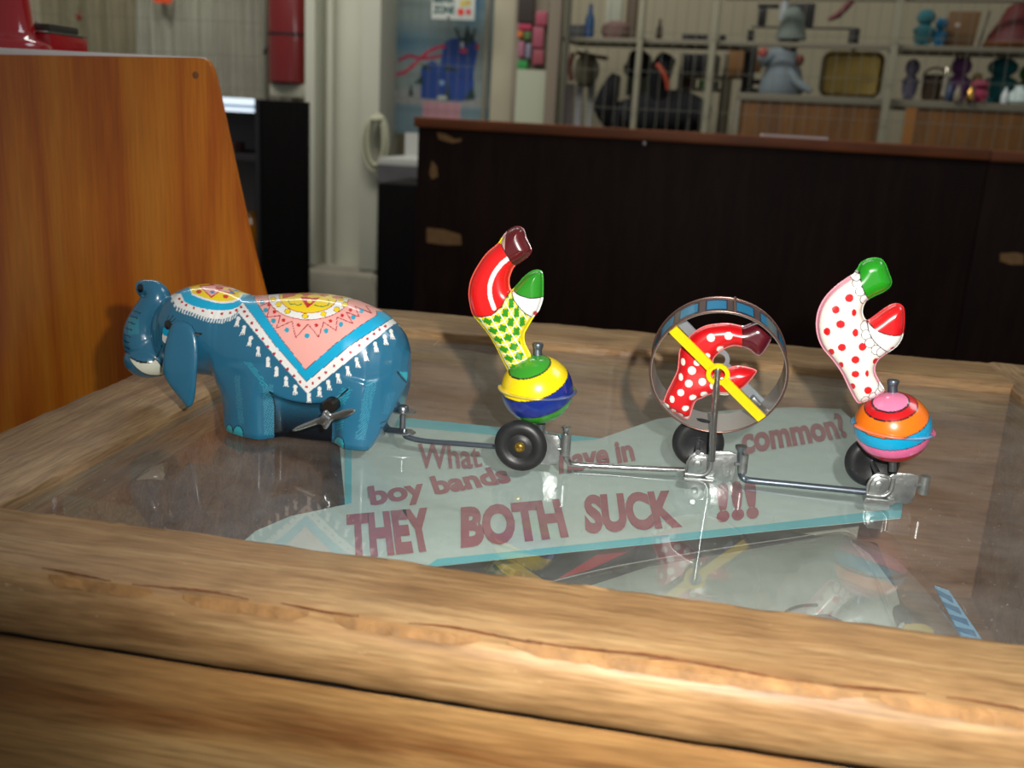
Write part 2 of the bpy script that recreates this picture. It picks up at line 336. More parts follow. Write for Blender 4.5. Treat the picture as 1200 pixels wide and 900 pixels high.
# ================================================================ DISPLAY CASE
case = thing('display_case', (0, .47, FLOOR), 'worn oak display case with a scratched flat glass top and raised wooden rails', 'display case')
TZ = .006; yF, yB, xL, xR = .2465, .7095, -.290, .262
gx0, gx1, gy0, gy1 = -.2375, .2075, .293, .645
def rail(pts_profile, a, b, axis, m, n=90, jit=.0004, seed=1):
    """profile (d, z) across the rail, swept along axis, with small dents along the arrises"""
    r = np.random.RandomState(seed); bm = bmesh.new(); rings = []; k = len(pts_profile)
    nz = r.randn(n+1, k)*jit; nz = (nz+np.roll(nz, 1, 0)+np.roll(nz, -1, 0))/1.7
    for i in range(n+1):
        t = a+(b-a)*i/n
        rings.append([bm.verts.new((t, d, z+nz[i, j]*(.8 if z > 0 else .6)) if axis == 0 else (d, t, z+nz[i, j]*(.8 if z > 0 else .6))) for j, (d, z) in enumerate(pts_profile)])
    for p, q in zip(rings, rings[1:]):
        for j in range(k): bm.faces.new((p[j], p[(j+1) % k], q[(j+1) % k], q[j]))
    bm.faces.new(rings[0][::-1]); bm.faces.new(rings[-1])
    return bmo('rail', bm, m, case, auto=45)
# front rail: flat top, worn front arris, rounded nose down to a shadow gap
fp = [(gy0, -.004), (gy0, .0035), (gy0-.0015, .0055), (gy0-.004, .006), (.262, .0062), (.2525, .0058), (.2485, .0047), (.2472, .0028), (.2462, .0014), (.2455, -.001), (.2450, -.006), (.2450, -.011), (.2455, -.0135), (.2475, -.0155), (.252, -.0165), (.262, -.0165), (gy0, -.0165)]
rail(fp, xL, xR+.0, 0, OAKX, 150, .0003, 3)
bp_ = [(gy1, -.002), (gy1, .0050), (gy1+.0012, .0062), (gy1+.004, .0066), (yB-.004, .0064), (yB-.001, .0055), (yB, .003), (yB, -.0165), (gy1, -.0165)]
rail(bp_, gx0-.001, gx1+.001, 0, OAKX, 90, .0003, 5)
lp = [(gx0, -.002), (gx0, .0035), (gx0-.002, .0052), (gx0-.010, .006), (gx0-.016, .0063), (xL+.003, .0062), (xL, .0045), (xL, -.0165), (gx0, -.0165)]
rail(lp, gy0, yB, 1, OAKY, 90, .0004, 6)
rp = [(gx1, -.002), (gx1, .0035), (gx1+.002, .0058), (gx1+.006, .0065), (xR-.003, .0062), (xR, .0045), (xR, -.0165), (gx1, -.0165)]
rail(rp, gy0, yB, 1, OAKY, 90, .0004, 7)
# splintered strip along the front arris
SPL = mat('raw_splintered_wood', (172, 126, 74), .7, vary=.6, vscale=160, bump=.8, bscale=700)
r_ = np.random.RandomState(11)
spl = [(-.185, -.150, .0007), (-.14, -.10, .0009), (-.092, -.048, .0009), (-.04, .058, .0019), (-.012, .03, .0026), (.062, .105, .0012), (.108, .125, .0008)]
bm = bmesh.new()
for (x0, x1, w_) in spl:
    n = int((x1-x0)/.0022); pa = []; pb = []; pc = []
    for i in range(n+1):
        x = x0+(x1-x0)*i/n; e = math.sin(math.pi*i/n); ww = w_*.75*e*(.35+1.1*r_.rand()*(.5+.5*math.sin(i*.37)**2)); e2 = min(1, 3*e)
        pa.append(bm.verts.new((x, .2489+ww*.9, .0063))); pc.append(bm.verts.new((x, .2484-ww*.25, .0051+.0004*r_.rand()))); pb.append(bm.verts.new((x, .2484-.0014*e2, .0051-.0018*e2*(.5+.5*r_.rand())-ww*.4)))
    for i in range(n):
        bm.faces.new((pa[i], pa[i+1], pc[i+1], pc[i])); bm.faces.new((pc[i], pc[i+1], pb[i+1], pb[i]))
bmo('splintered_edge', bm, SPL, case, label='raw splintered wood along the front edge')
bm = bmesh.new()
for (x0, x1) in ((-.19, -.165), (-.158, -.12), (-.11, -.085), (-.07, -.03), (-.035, .02), (.0, .045), (.05, .075), (.08, .11), (.112, .14)):
    n = int((x1-x0)/.0018); yb0 = .2506+.0012*r_.rand(); pa = []; pb = []
    for i in range(n+1):
        x = x0+(x1-x0)*i/n; e = math.sin(math.pi*i/n); y = yb0+.0010*math.sin(i*.23+x0*90)+.0003*r_.rand()
        pa.append(bm.verts.new((x, y+.0006*e*(.5+r_.rand()), .00635))); pb.append(bm.verts.new((x, y-.0003*e, .0061)))
    for i in range(n): bm.faces.new((pa[i], pa[i+1], pb[i+1], pb[i]))
bmo('dark_crack', bm, mat('redbrown_crack', (118, 62, 22), .8, vary=.6, vscale=200), case, label='dark reddish worn line behind the front edge')
# body below the rails: panels down to the floor
box('front_panel', xL+.008, xR-.008, .2515, .262, FLOOR, -.020, PANEL, case, .001)
box('back_panel', xL+.008, xR-.008, gy1, yB-.01, FLOOR, -.0165, OAKIN, case)
box('side_panel', xL+.008, gx0, .262, gy1, FLOOR, -.0165, OAKIN, case)
box('side_panel', gx1, xR-.008, .262, gy1, FLOOR, -.0165, OAKIN, case)
box('case_bottom', gx0, gx1, .262, gy1, -.152, -.1415, OAKIN, case)
bx, by_ = P(212, 510, gy1)[0], gy1
box('batten', P(196, 560, gy1)[0], P(229, 560, gy1)[0], gy1-.012, gy1, -.141, -.0165, OAKZ, case, .0008, label='upright reddish batten inside the back of the case')
box('gap_shade_strip', xL+.008, xR-.008, .2525, .262, -.0200, -.0165, mat('gap_shade', (20, 14, 9), .9), case)  # near-black strip stands in for the shade under the rail overhang
box('glass_pane', gx0-.0, gx1+.0, gy0-.03, gy1, -.0006, 0, GLASS, case)
for v in case.children:
    if v.name.startswith('glass_pane'):
        # single refracting sheet: keep only the top face so the pane is one thin layer
        bm = bmesh.new(); bm.from_mesh(v.data); top = [f for f in bm.faces if f.normal.z < .5]
        bmesh.ops.delete(bm, geom=top, context='FACES'); bm.to_mesh(v.data); bm.free()
# ---- things inside the case
bxz = -.038
def PZ_(a, b, z):
    p = PZ(a, b, z); p[1] = max(p[1], .266); p[0] = min(p[0], .203); return p
inbox = thing('printed_box', (0, .39, -.141), 'dark navy printed box with a red stripe lying under the glass beneath the banner', 'box')
bmx = (P(500, 600, .4)[0]-.045, .128)
box('box_body', -.105, .104, .302, .468, -.1412, bxz, mat('navy_print', (44, 52, 62), .4, coat=.3, vary=.5, vscale=60), inbox, .002)
prism('red_stripe', [PZ(a, b, bxz+.0004) for a, b in ((655, 678), (690, 668), (790, 622), (770, 622), (720, 638))], (0, 0, .0003), mat('red_print', (176, 30, 48), .4), inbox)
prism('yellow_mark', [PZ(a, b, bxz+.0004) for a, b in ((575, 655), (600, 657), (640, 682), (622, 684), (590, 672))], (0, 0, .0003), mat('ochre_print', (176, 140, 40), .4), inbox)
CZ = -.019
SHEET = mat('banner_paper', (196, 214, 206), .6, vary=.12, vscale=120); TEAL = mat('teal_border', (92, 190, 200), .6); FADED = mat('faded_red_ink', (170, 98, 110), .6, vary=.25, vscale=200)
# support: pad of paper under the banner sheets
ban = thing('paper_banner', PZ(700, 600, CZ-.012), 'pale banner with turquoise border reading THEY BOTH SUCK under the glass', 'sign')
A_ = [(395, 485), (480, 490), (600, 502), (706, 514), (640, 545), (520, 575), (405, 600)]
prism('rear_sheet', [PZ(a, b, CZ-.003) for a, b in A_], (0, 0, -.0006), SHEET, ban)
prism('border', [PZ(a, b, CZ-.0026) for a, b in ((395, 485), (480, 490), (600, 502), (706, 514), (660, 517), (600, 511), (480, 500), (395, 495))], (0, 0, -.0002), TEAL, ban, label='turquoise edge')
prism('border', [PZ(a, b, CZ-.0026) for a, b in ((404, 500), (412, 500), (412, 590), (404, 595))], (0, 0, -.0002), TEAL, ban, label='turquoise edge')
B_ = [(283, 636), (300, 622), (340, 605), (410, 590), (470, 572), (525, 556), (590, 541), (650, 530), (706, 513), (770, 491), (850, 481), (930, 477), (985, 479), (1008, 500), (1035, 545), (1058, 588), (1055, 606), (900, 621), (760, 636), (640, 648), (500, 663), (400, 655), (330, 645)]
prism('front_sheet', [PZ(a, b, CZ) for a, b in B_], (0, 0, -.0008), SHEET, ban)
prism('border', [PZ(a, b, CZ+.0003) for a, b in ((1058, 588), (1056, 606), (900, 622), (760, 637), (640, 649), (500, 664), (512, 655), (640, 642), (760, 629), (900, 614), (1042, 597), (1044, 570), (1050, 573))], (0, 0, -.0002), TEAL, ban, label='turquoise edge')
box('paper_stack', -.13, .095, .472, .52, -.1412, CZ-.0038, mat('paper_stack', (150, 146, 132), .8), ban)
def ink(txt, o, rt, up, thick=.03):
    z = CZ+.0004; o3 = PZ(*o, z); lettering('lettering', txt, o3, PZ(*rt, z)-o3, PZ(*up, z)-o3, FADED, ban, thick)
ink('THEY', (407, 656), (512, 645), (406, 603), .055)
ink('BOTH', (540, 643), (667, 630), (540, 594), .055)
ink('SUCK', (686, 626), (800, 618), (684, 580), .055)
ink('!!!', (840, 613), (890, 607), (840, 566), .055)
ink('boy bands', (436, 600), (604, 571), (431, 570), .04)
ink('have in', (655, 556), (745, 540), (655, 527), .04)
ink('common?', (870, 533), (996, 512), (868, 500), .04)
o3 = PZ(490, 549, CZ-.0024); lettering('lettering', 'What', o3, PZ(566, 549, CZ-.0024)-o3, PZ(490, 520, CZ-.0024)-o3, FADED, ban, .02)
BZ = -.036
# clear bag with its paper insert
bag = thing('plastic_bag', PZ(950, 700, BZ), 'crumpled clear plastic bag holding white paper, with blue striped edge, at the case front', 'bag')
BZ = -.036
pl = [(632, 690), (700, 668), (800, 650), (900, 637), (985, 625), (1035, 645), (1075, 680), (1120, 735), (1165, 790), (900, 790), (700, 740)]
prism('paper_insert', [PZ_(a, b, BZ) for a, b in [(650, 700), (760, 664), (900, 640), (985, 625), (1020, 650), (1050, 690), (1075, 790), (900, 790), (700, 750)]], (0, 0, -.0012), mat('white_insert', (190, 200, 190), .6, vary=.15, vscale=60), bag)
prism('striped_strip', [PZ_(a, b, BZ+.001) for a, b in ((1095, 686), (1112, 692), (1165, 770), (1140, 772))], (0, 0, -.0008), mat('pale_blue', (120, 170, 200), .5), bag, label='pale blue strip with darker blue stripes')
for t in np.linspace(.05, .9, 6):
    a0 = np.array([1095, 686])*(1-t)+np.array([1140, 772])*t; a1 = np.array([1112, 692])*(1-t)+np.array([1165, 770])*t
    prism('stripe', [PZ_(*a0, BZ+.0014), PZ_(*(a1+[0, 3]), BZ+.0014), PZ_(*(a1+[3, 10]), BZ+.0014), PZ_(*(a0+[2, 5]), BZ+.0014)], (0, 0, -.0003), mat('stripe_blue', (50, 110, 150), .5), bag)
BLK = mat('black_print', (28, 28, 30), .4)
tube('pen_mark', [PZ_(*p, BZ+.0010) for p in catmull([(918, 720), (926, 714), (940, 710), (958, 709)], 4)], .0007, BLK, bag, 6, label='black curved stroke')
tube('pen_mark', [PZ_(*p, BZ+.0010) for p in catmull([(956, 723), (968, 722), (978, 726), (990, 731)], 4)], .0009, BLK, bag, 6, label='black curved stroke')
prism('black_shape', [PZ_(*p, BZ+.0014) for p in catmull([(1047, 712), (1058, 708), (1067, 716), (1068, 726), (1056, 728), (1051, 738), (1048, 725)], 3, True)], (0, 0, -.0006), BLK, bag)
prism('yellow_shape', [PZ_(*p, BZ+.0012) for p in catmull([(1058, 733), (1080, 731), (1094, 738), (1088, 748), (1066, 745)], 3, True)], (0, 0, -.0006), mat('yellow_print', (190, 160, 30), .5), bag)
# film: gently crumpled sheet
us = 40; vs_ = 22; bm = bmesh.new(); G = []
top = catmull(pl[:9], 8); 
topA = np.array(top); tt = np.linspace(0, len(topA)-1, us+1)
for i in range(us+1):
    e = topA[int(tt[i])]; row = []
    for j in range(vs_+1):
        s = j/vs_; q = e*(1-s)+np.array([930+.14*(e[0]-930), 795])*s
        z = BZ+.004+.006*math.sin(e[0]*.021+s*3.1)**2*min(1, s*4)*(1-s*.4)+.0012*math.sin(e[0]*.09+s*17)*min(1, s*6)
        row.append(bm.verts.new([float(c) for c in PZ_(q[0], q[1], z if j else BZ+.001)]))
    G.append(row)
for i in range(us):
    for j in range(vs_): bm.faces.new((G[i][j], G[i+1][j], G[i+1][j+1], G[i][j+1]))
bmo('clear_film', bm, FILM, bag, smooth=True)
tube('film_fold', [PZ_(*p, BZ+.004) for p in catmull([(636, 684), (720, 664), (830, 645), (930, 630), (985, 622), (1004, 627)], 5)], .00035, FILM, bag, 6)
tube('film_fold', [PZ_(*p, BZ+.006) for p in catmull([(1000, 638), (1018, 660), (1032, 690), (1048, 730), (1060, 745)], 5)], .0004, FILM, bag, 6)

# ================================================================ ELEPHANT
EY = .425
def at_y(p): return P(p[0], p[1], EY)
top = [(190, 378), (193, 362), (198, 350), (204, 344), (212, 339.5), (222, 335.5), (232, 333.5), (243, 333), (255, 334.5), (268, 338.5), (280, 343.5), (290, 347), (300, 347), (315, 346), (335, 344.5), (357, 344), (380, 345.5), (401, 349), (415, 353), (427, 357.5), (441, 364), (454, 373), (464, 383), (471, 392), (476, 402), (479.5, 414)]
T3 = np.array([at_y(p) for p in top])
botp = [(190, 432), (196, 437), (205, 441), (220, 444), (240, 446), (252, 449), (257, 455)]
xs_b = [P(p[0], p[1], EY-.010)[0] for p in botp]; zs_b = [P(p[0], p[1], EY-.012)[2] for p in botp]
x_leg0 = P(261, 480, EY-.012)[0]; xs_b += [x_leg0, x_leg0+.0015]; zs_b += [.010, .0012]
for p in [(436, 529), (444, 512), (452, 497), (462, 475), (471, 450), (477, 430), (480, 416)]:
    q = P(p[0], p[1], EY-.014); xs_b.append(q[0]); zs_b.append(max(q[2], .0012))
xw = [P(p, 430, EY)[0] for p in (189, 192, 198, 208, 222, 240, 258, 272, 288, 305, 330, 380, 420, 445, 460, 470, 476, 480)]
ww = [.004, .0075, .0115, .0150, .0178, .0190, .0193, .0200, .0215, .0228, .0238, .0240, .0236, .0215, .0180, .0130, .0080, .0030]
xa, xb = xw[0], xw[-1]
NX = 150; xs = np.concatenate([np.linspace(xa, xb, NX)]); 
def sm(a, b, x): t = np.clip((x-a)/(b-a), 0, 1); return t*t*(3-2*t)
xp0, xp1 = P(321, 500, .405)[0], P(390, 500, .405)[0]
bely = [(P(a, b, .402)[0], P(a, b, .402)[2]) for a, b in ((318, 461), (335, 469), (357, 473), (380, 472), (395, 466), (408, 456))]
xl1, xl2 = P(299, 490, .403)[0], P(422, 495, .403)[0]
def half(x):
    zt = np.interp(x, T3[:, 0], T3[:, 2]); zb_ = np.interp(x, xs_b, zs_b); W = np.interp(x, xw, ww)
    zt = max(zt, zb_+.001); h = zt-zb_; head = x < x_leg0
    zs = zb_+h*(.50 if head else .56); pts = []
    for i in range(23):
        th = math.pi/2*i/22; pts.append((W*abs(math.sin(th))**.86, zs+(zt-zs)*abs(math.cos(th))**.80))
    nl = 26; tuck = .62 if head else .93
    for i in range(1, nl+1):
        t = i/nl; z = zs+(zb_-zs)*t
        if head: y = W*math.sqrt(max(0, 1-(t**2.0)*.97))
        else:
            y = W*(1-(1-tuck)*t*t)
            leg = sm(xp0-.007, xp0+.003, x)*(1-sm(xp1-.003, xp1+.007, x)); zbl = np.interp(x, [b[0] for b in bely], [b[1] for b in bely])
            y -= .0065*leg*(1-sm(zbl-.004, zbl+.001, z))
            low = 1-sm(.012, .034, z); f_ = min(1, (x-x_leg0)/.013); f_ = .55+.45*math.sqrt(max(0, 1-(1-f_)**2)); y *= 1-low*(1-f_)
            y += .0020*(math.exp(-((x-xl1)/.0075)**2)+math.exp(-((x-xl2)/.0075)**2))*(1-sm(.018, .058, z))
            if t > .93: y -= (t-.93)/.07*.0012
        pts.append((y, z))
    return pts
bm = bmesh.new(); rings = []
for x in xs:
    h = half(x); ring = [(x, EY-y, z) for y, z in h]+[(x, EY+y, z) for y, z in h[::-1]][:-1]
    rings.append([bm.verts.new([float(c) for c in p]) for p in ring])
for a, b in zip(rings, rings[1:]):
    k = len(a)
    for j in range(k): bm.faces.new((a[j], a[(j+1) % k], b[(j+1) % k], b[j]))
bm.faces.new(rings[0][::-1]); bm.faces.new(rings[-1])
mmpp = (P(172, 400, EY)[0]-P(171, 400, EY)[0])
tr = catmull([(196, 410), (184, 410), (171, 404), (168, 389), (172, 374), (179, 360), (184, 349), (181, 341), (173, 337.5), (163.5, 338)], 6)
trr = np.interp(np.linspace(0, 1, len(tr)), np.linspace(0, 1, 10), [17, 20, 22.5, 20.5, 17.8, 16, 14.6, 11.8, 9.2, 8.2])*mmpp
atube(bm, [at_y(p) for p in tr], list(trr), 28)
aball(bm, at_y((176, 421)), (27*mmpp, .0125, 20*mmpp), 28)
aball(bm, at_y((200, 388)), (16*mmpp, .0125, 34*mmpp), 28)
aball(bm, at_y((192, 355)), (13*mmpp, .0052, 8*mmpp), 24)
bmesh.ops.recalc_face_normals(bm, faces=bm.faces)
me = bpy.data.meshes.new('tmp'); bm.to_mesh(me); bm.free(); tmp = bpy.data.objects.new('tmp', me); COL.objects.link(tmp)
md = tmp.modifiers.new('r', 'REMESH'); md.mode = 'VOXEL'; md.voxel_size = .00045; md.use_smooth_shade = True
ms = tmp.modifiers.new('s', 'SMOOTH'); ms.iterations = 9; ms.factor = .5
bpy.context.view_layer.update()
body = bpy.data.meshes.new_from_object(tmp.evaluated_get(bpy.context.evaluated_depsgraph_get())); bpy.data.objects.remove(tmp)
n = len(body.vertices); co = np.empty(n*3, 'f'); body.vertices.foreach_get('co', co); co = co.reshape(-1, 3).astype(float)
m_ = co.copy(); m_[:, 1] = EY-np.abs(m_[:, 1]-EY)
# lithograph map: polynomial fit of the side drawing onto the near half, mirrored for the far half
sub = m_[rng.choice(n, 3000)]; 
def feat(p):
    x, y, z = (p[:, 0]+.19)*10, (p[:, 1]-.41)*10, (p[:, 2]-.03)*10; return np.stack([np.ones_like(x), x, y, z, x*x, x*z, x*y, z*z, y*z, x*x*x], 1)
tu, tv = proj(sub); cu_, *_ = np.linalg.lstsq(feat(sub), tu, rcond=None); cv_, *_ = np.linalg.lstsq(feat(sub), tv, rcond=None)
U = feat(m_)@cu_; V = feat(m_)@cv_
rgb = np.tile(np.array([38., 106, 138]), (n, 1)); C = lambda a, b: (a/5.714+270, b/5.714+330); H = lambda a, b: (a/5.622+140, b/5.622+320)
WHT = (240, 240, 236); CY = (10, 170, 214); PK = (246, 176, 166); RD = (200, 30, 36); YL = (248, 214, 20); BK = (12, 14, 20); TL = (48, 168, 184)
body_m = U > 262
# hatching (pale strokes on legs)
def hatch(u0, u1, v0, v1, slope, per, wdt, c, lean=0):
    uu = U-lean*(V-v0); k = np.mod(V+slope*(U-u0), per) < wdt; e = (uu > u0)&(uu < u1)&(V > v0)&(V < v1)
    setc(rgb, k&e, c)
hatch(274, 281, 440, 498, -1.4, 3.2, .8, (70, 150, 170), .10)
hatch(308, 320, 450, 510, -.8, 2.9, .9, (80, 160, 178), .03)
hatch(286, 294, 424, 452, -1.2, 3.2, .9, TL, .75)
hatch(401, 414, 454, 474, 1.1, 3.4, 1.0, TL, -.5); hatch(396, 404, 480, 504, .4, 3.2, .8, TL, -.1)
hatch(430, 442, 445, 515, .9, 2.8, .9, (70, 160, 184), -.2); hatch(455, 463, 460, 485, .8, 2.6, .8, (60, 130, 160), -.3)
# dark recess between the legs
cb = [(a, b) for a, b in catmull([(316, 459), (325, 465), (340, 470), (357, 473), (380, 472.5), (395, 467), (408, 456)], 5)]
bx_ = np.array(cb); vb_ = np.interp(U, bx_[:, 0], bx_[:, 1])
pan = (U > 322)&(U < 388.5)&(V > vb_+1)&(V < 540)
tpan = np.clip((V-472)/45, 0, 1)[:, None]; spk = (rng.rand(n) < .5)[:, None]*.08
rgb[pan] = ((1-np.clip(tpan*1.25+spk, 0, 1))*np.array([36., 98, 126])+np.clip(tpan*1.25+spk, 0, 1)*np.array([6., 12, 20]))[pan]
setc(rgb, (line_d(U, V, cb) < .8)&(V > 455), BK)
setc(rgb, (line_d(U, V, catmull([(316, 459), (320, 466), (322, 480), (322, 518)], 4)) < .8), BK); setc(rgb, line_d(U, V, [(389, 478), (388, 523)]) < .7, BK)
for c_ in ((268.5, 508), (279, 509.5), (397, 522)):
    rx = 5.8 if c_[0] > 270 else 4.2; setc(rgb, ell(U, V, c_, rx+1, 11)&(V < 530)&(U > 262), BK); setc(rgb, ell(U, V, c_, rx, 10), TL)
# blanket
outer = [C(50, 205), C(515, 750), C(1108, 275), C(1130, 200), C(1000, -20), C(60, -20)]
mid = [C(85, 140), C(300, 425), C(510, 670), C(800, 430), C(1062, 258), C(1080, 150), C(900, -20), C(85, -20)]
inn = [C(165, 125), C(330, 370), C(503, 590), C(700, 418), C(850, 308), C(982, 222), C(960, 60), C(600, -20), C(160, -20)]
bl = inside(U, V, outer)&(U > 277); so = sdf(U, V, mid)[0]; si = sdf(U, V, inn)[0]
top_far = V < 347.5
setc(rgb, bl, WHT); setc(rgb, bl&(so > 0), CY); setc(rgb, bl&(np.abs(so) < .35), (90, 20, 40)); setc(rgb, bl&(si > 0), PK); setc(rgb, bl&(np.abs(si) < .3), (90, 30, 50))
bl = bl&(si > 0)
E1 = lambda rx, ry: ((U-361.5)/rx)**2+((V-346.5)/ry)**2
setc(rgb, bl&(E1(48, 28.6) < 1), (180, 30, 34)); setc(rgb, bl&(E1(47, 27.8) < 1), WHT); setc(rgb, bl&(E1(34.5, 20.6) < 1), (180, 30, 34)); setc(rgb, bl&(E1(33.6, 19.9) < 1), YL)
for a, b in ((322, 153), (382, 198), (500, 231), (623, 218), (711, 186), (765, 153), (285, 118)): setc(rgb, bl&ell(U, V, C(a, b), 3.7, 3.2), (150, 110, 20)); setc(rgb, bl&ell(U, V, C(a, b), 3.2, 2.7), YL)
setc(rgb, bl&inside(U, V, [C(465, 100), C(605, 100), C(515, 180)]), RD); setc(rgb, bl&ell(U, V, C(530, 132), 3, 2.4), YL)
for pl_ in ([(385, 120), (400, 150), (430, 150), (450, 160), (475, 150)], [(560, 155), (590, 165), (630, 165), (660, 150), (655, 120)]): setc(rgb, bl&(line_d(U, V, catmull([C(*p) for p in pl_], 4)) < .5), (40, 130, 70))
ytop = C(0, 104)[1]+np.interp(U, [330, 345, 375, 405, 412], [2, -1.4, -1.4, 3.6, 6]); setc(rgb, bl&(V < ytop)&(U > 331)&(U < 402), RD)
for a, b in ((460, 92), (560, 98), (660, 104), (740, 122)): setc(rgb, bl&ell(U, V, C(a, b), 4.4 if a != 560 else 8, 1.9), YL)
zz = [(175, 130), (205, 165), (240, 135)]; zz = [C(*p) for p in ((200, 165), (268, 135), (245, 238), (332, 228), (310, 312), (412, 265), (438, 375), (520, 285), (590, 372), (625, 272), (708, 328), (714, 238), (820, 282), (775, 205), (860, 235), (835, 165), (945, 212), (900, 150))]
setc(rgb, bl&(line_d(U, V, zz) < .48)&(E1(48, 28.6) > 1), (170, 30, 60))
for a, b in ((212, 138), (236, 192), (288, 262), (379, 325), (513, 362), (640, 330), (740, 287), (822, 240), (878, 195)): setc(rgb, bl&ell(U, V, C(a, b), 2.8), (40, 160, 190))
for a, b in ((258, 155), (295, 203), (356, 258), (457, 292), (576, 292), (670, 264), (748, 228), (804, 190)): setc(rgb, bl&ell(U, V, C(a, b), 2.1), RD)
for a, b in ((72, 170), (93, 200), (112, 232), (143, 278), (175, 325), (216, 382), (254, 435), (293, 482), (337, 532), (383, 585), (427, 631), (468, 671), (508, 705), (551, 682), (595, 646), (640, 608), (694, 565), (747, 521), (805, 474), (862, 427), (917, 384), (961, 350), (1000, 323), (1037, 298)): setc(rgb, ell(U, V, C(a, b), 1.65), (190, 30, 60))
for i, (a, b) in enumerate(((48, 270), (88, 328), (133, 400), (187, 470), (252, 542), (309, 605), (373, 672), (434, 727), (526, 782), (596, 740), (658, 695), (723, 650), (787, 600), (848, 545), (905, 500), (972, 440), (1036, 392), (1080, 355))):
    u, v = C(a, b); s = 1.6 if i < 3 else (-1.2 if i > 9 else 0)
    setc(rgb, ell(U, V, (u+s*.6, v-4), 2.3, 2.6), WHT)
    for k in (-1, 0, 1): setc(rgb, inside(U, V, [(u+s*.5-1.2, v-4), (u+s*.5+1.2, v-4), (u-s+k*2.4+.6, v+5.3), (u-s+k*2.4-.5, v+5.8)]), WHT)
# cap on the head
hd = (U > 200)&(U < 290)
yl_ = np.interp(U, [221, 225, 232, 240, 250, 257, 265, 273, 279, 285], [330, 343, 346, 349, 351.5, 353, 353, 352, 349.5, 343])
cl_ = np.interp(U, [212, 216, 224, 232, 243, 254, 263, 272, 280, 289], [344, 353, 357.5, 360, 362.5, 363.6, 363.6, 362.7, 359, 350])
wl_ = np.interp(U, [199, 207, 215, 224, 232, 240, 250, 261, 270, 277, 284], [346, 359, 362.5, 365, 368.5, 371.6, 373.5, 374, 371, 367, 356])
setc(rgb, hd&(U < 281)&(V > wl_)&(V < wl_+5)&(np.mod(U+(V-wl_)*.3, 3.1) < 1.7), (220, 226, 226))
setc(rgb, hd&(U < 284)&(V < wl_), WHT); setc(rgb, hd&(V < cl_), CY); setc(rgb, hd&(V < yl_+2.6)&(U > 219)&(U < 284), WHT); setc(rgb, hd&(V < yl_)&(U > 222)&(U < 284), YL)
for a, b in ((395, 170), (410, 190), (440, 210), (490, 230), (550, 248), (610, 262), (675, 268), (730, 262), (770, 245), (800, 225)): setc(rgb, ell(U, V, H(a, b), 1.5), RD)
for a, b in ((523, 122), (700, 155)): setc(rgb, ell(U, V, H(a, b), 3.4, 2.2), (210, 50, 20))
tri = [H(530, 85), H(605, 160), H(660, 118), H(760, 138), H(680, 70)]; ds = sdf(U, V, tri)[0]; setc(rgb, hd&(ds > 0)&(V < yl_), PK); setc(rgb, hd&(np.abs(ds) < .6)&(V < yl_), RD)
setc(rgb, hd&ell(U, V, H(612, 125), 2.6, 1.8), (60, 140, 190)); setc(rgb, hd&ell(U, V, H(740, 125), 2.6, 1.6), (60, 140, 190)); setc(rgb, hd&ell(U, V, H(660, 95), 5, 2.6), RD); setc(rgb, hd&ell(U, V, H(700, 100), 3, 1.2), YL)
# eye, mouth, trunk rings
setc(rgb, ell(U, V, (194, 393), 4.6, 9), BK); setc(rgb, ell(U, V, (194, 395), 4.0, 7.6), WHT); setc(rgb, ell(U, V, (194.5, 388.5), 4, 5.6), CY); setc(rgb, ell(U, V, (197, 380.5), 4.4, 5.6), BK)
for p in ([(199, 375), (203, 370)], [(201, 377), (206, 373)], [(196, 374), (198, 370)], [(216, 379), (222, 385)]): setc(rgb, line_d(U, V, p) < .45, BK)
mo = catmull([(152, 419), (160, 423), (168, 424.5), (176, 424), (182, 421.5), (188, 428), (193, 435), (191, 438.5), (180, 439.5), (169, 437), (159, 430)], 4, True); ms_ = sdf(U, V, [tuple(p) for p in mo])[0]
setc(rgb, np.abs(ms_) < .9, BK); setc(rgb, (ms_ > 0), (226, 230, 210)); setc(rgb, line_d(U, V, catmull([(152, 419), (165, 424.8), (180, 423), (190, 405)], 5)) < .6, BK)
setc(rgb, (U < 163)&(V > 372)&(V < 392)&(U > 150)&(V > 372), (48, 128, 150))
for v in (365, 371, 378, 385, 393, 400, 407, 413): 
    u0 = np.interp(v, [360, 385, 400, 415], [160, 149, 147, 149]); setc(rgb, line_d(U, V, [(u0-2, v-1), (u0+6.5-(v-365)*.07, v+2)]) < .6, BK)
setc(rgb, ell(U, V, (164.5, 337.5), 3.6, 5.4)&(U < 168), BK)
setc(rgb, line_d(U, V, catmull([(466, 436), (470, 442), (476, 448)], 3)) < .7, BK); setc(rgb, inside(U, V, [(468, 436), (478, 436), (477, 446)]), TL)
for v in (494, 500, 506): setc(rgb, line_d(U, V, [(446, v+2), (452, v)]) < .5, BK)
setc(rgb, line_d(U, V, [(227, 391), (236, 391)]) < 1.2, BK)
# under side is bare dark metal
setc(rgb, co[:, 2] < .0018, (70, 74, 76))
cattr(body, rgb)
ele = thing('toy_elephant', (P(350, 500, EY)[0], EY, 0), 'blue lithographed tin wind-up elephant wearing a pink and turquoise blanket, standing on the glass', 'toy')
link('body', body, TIN, ele, smooth=True)
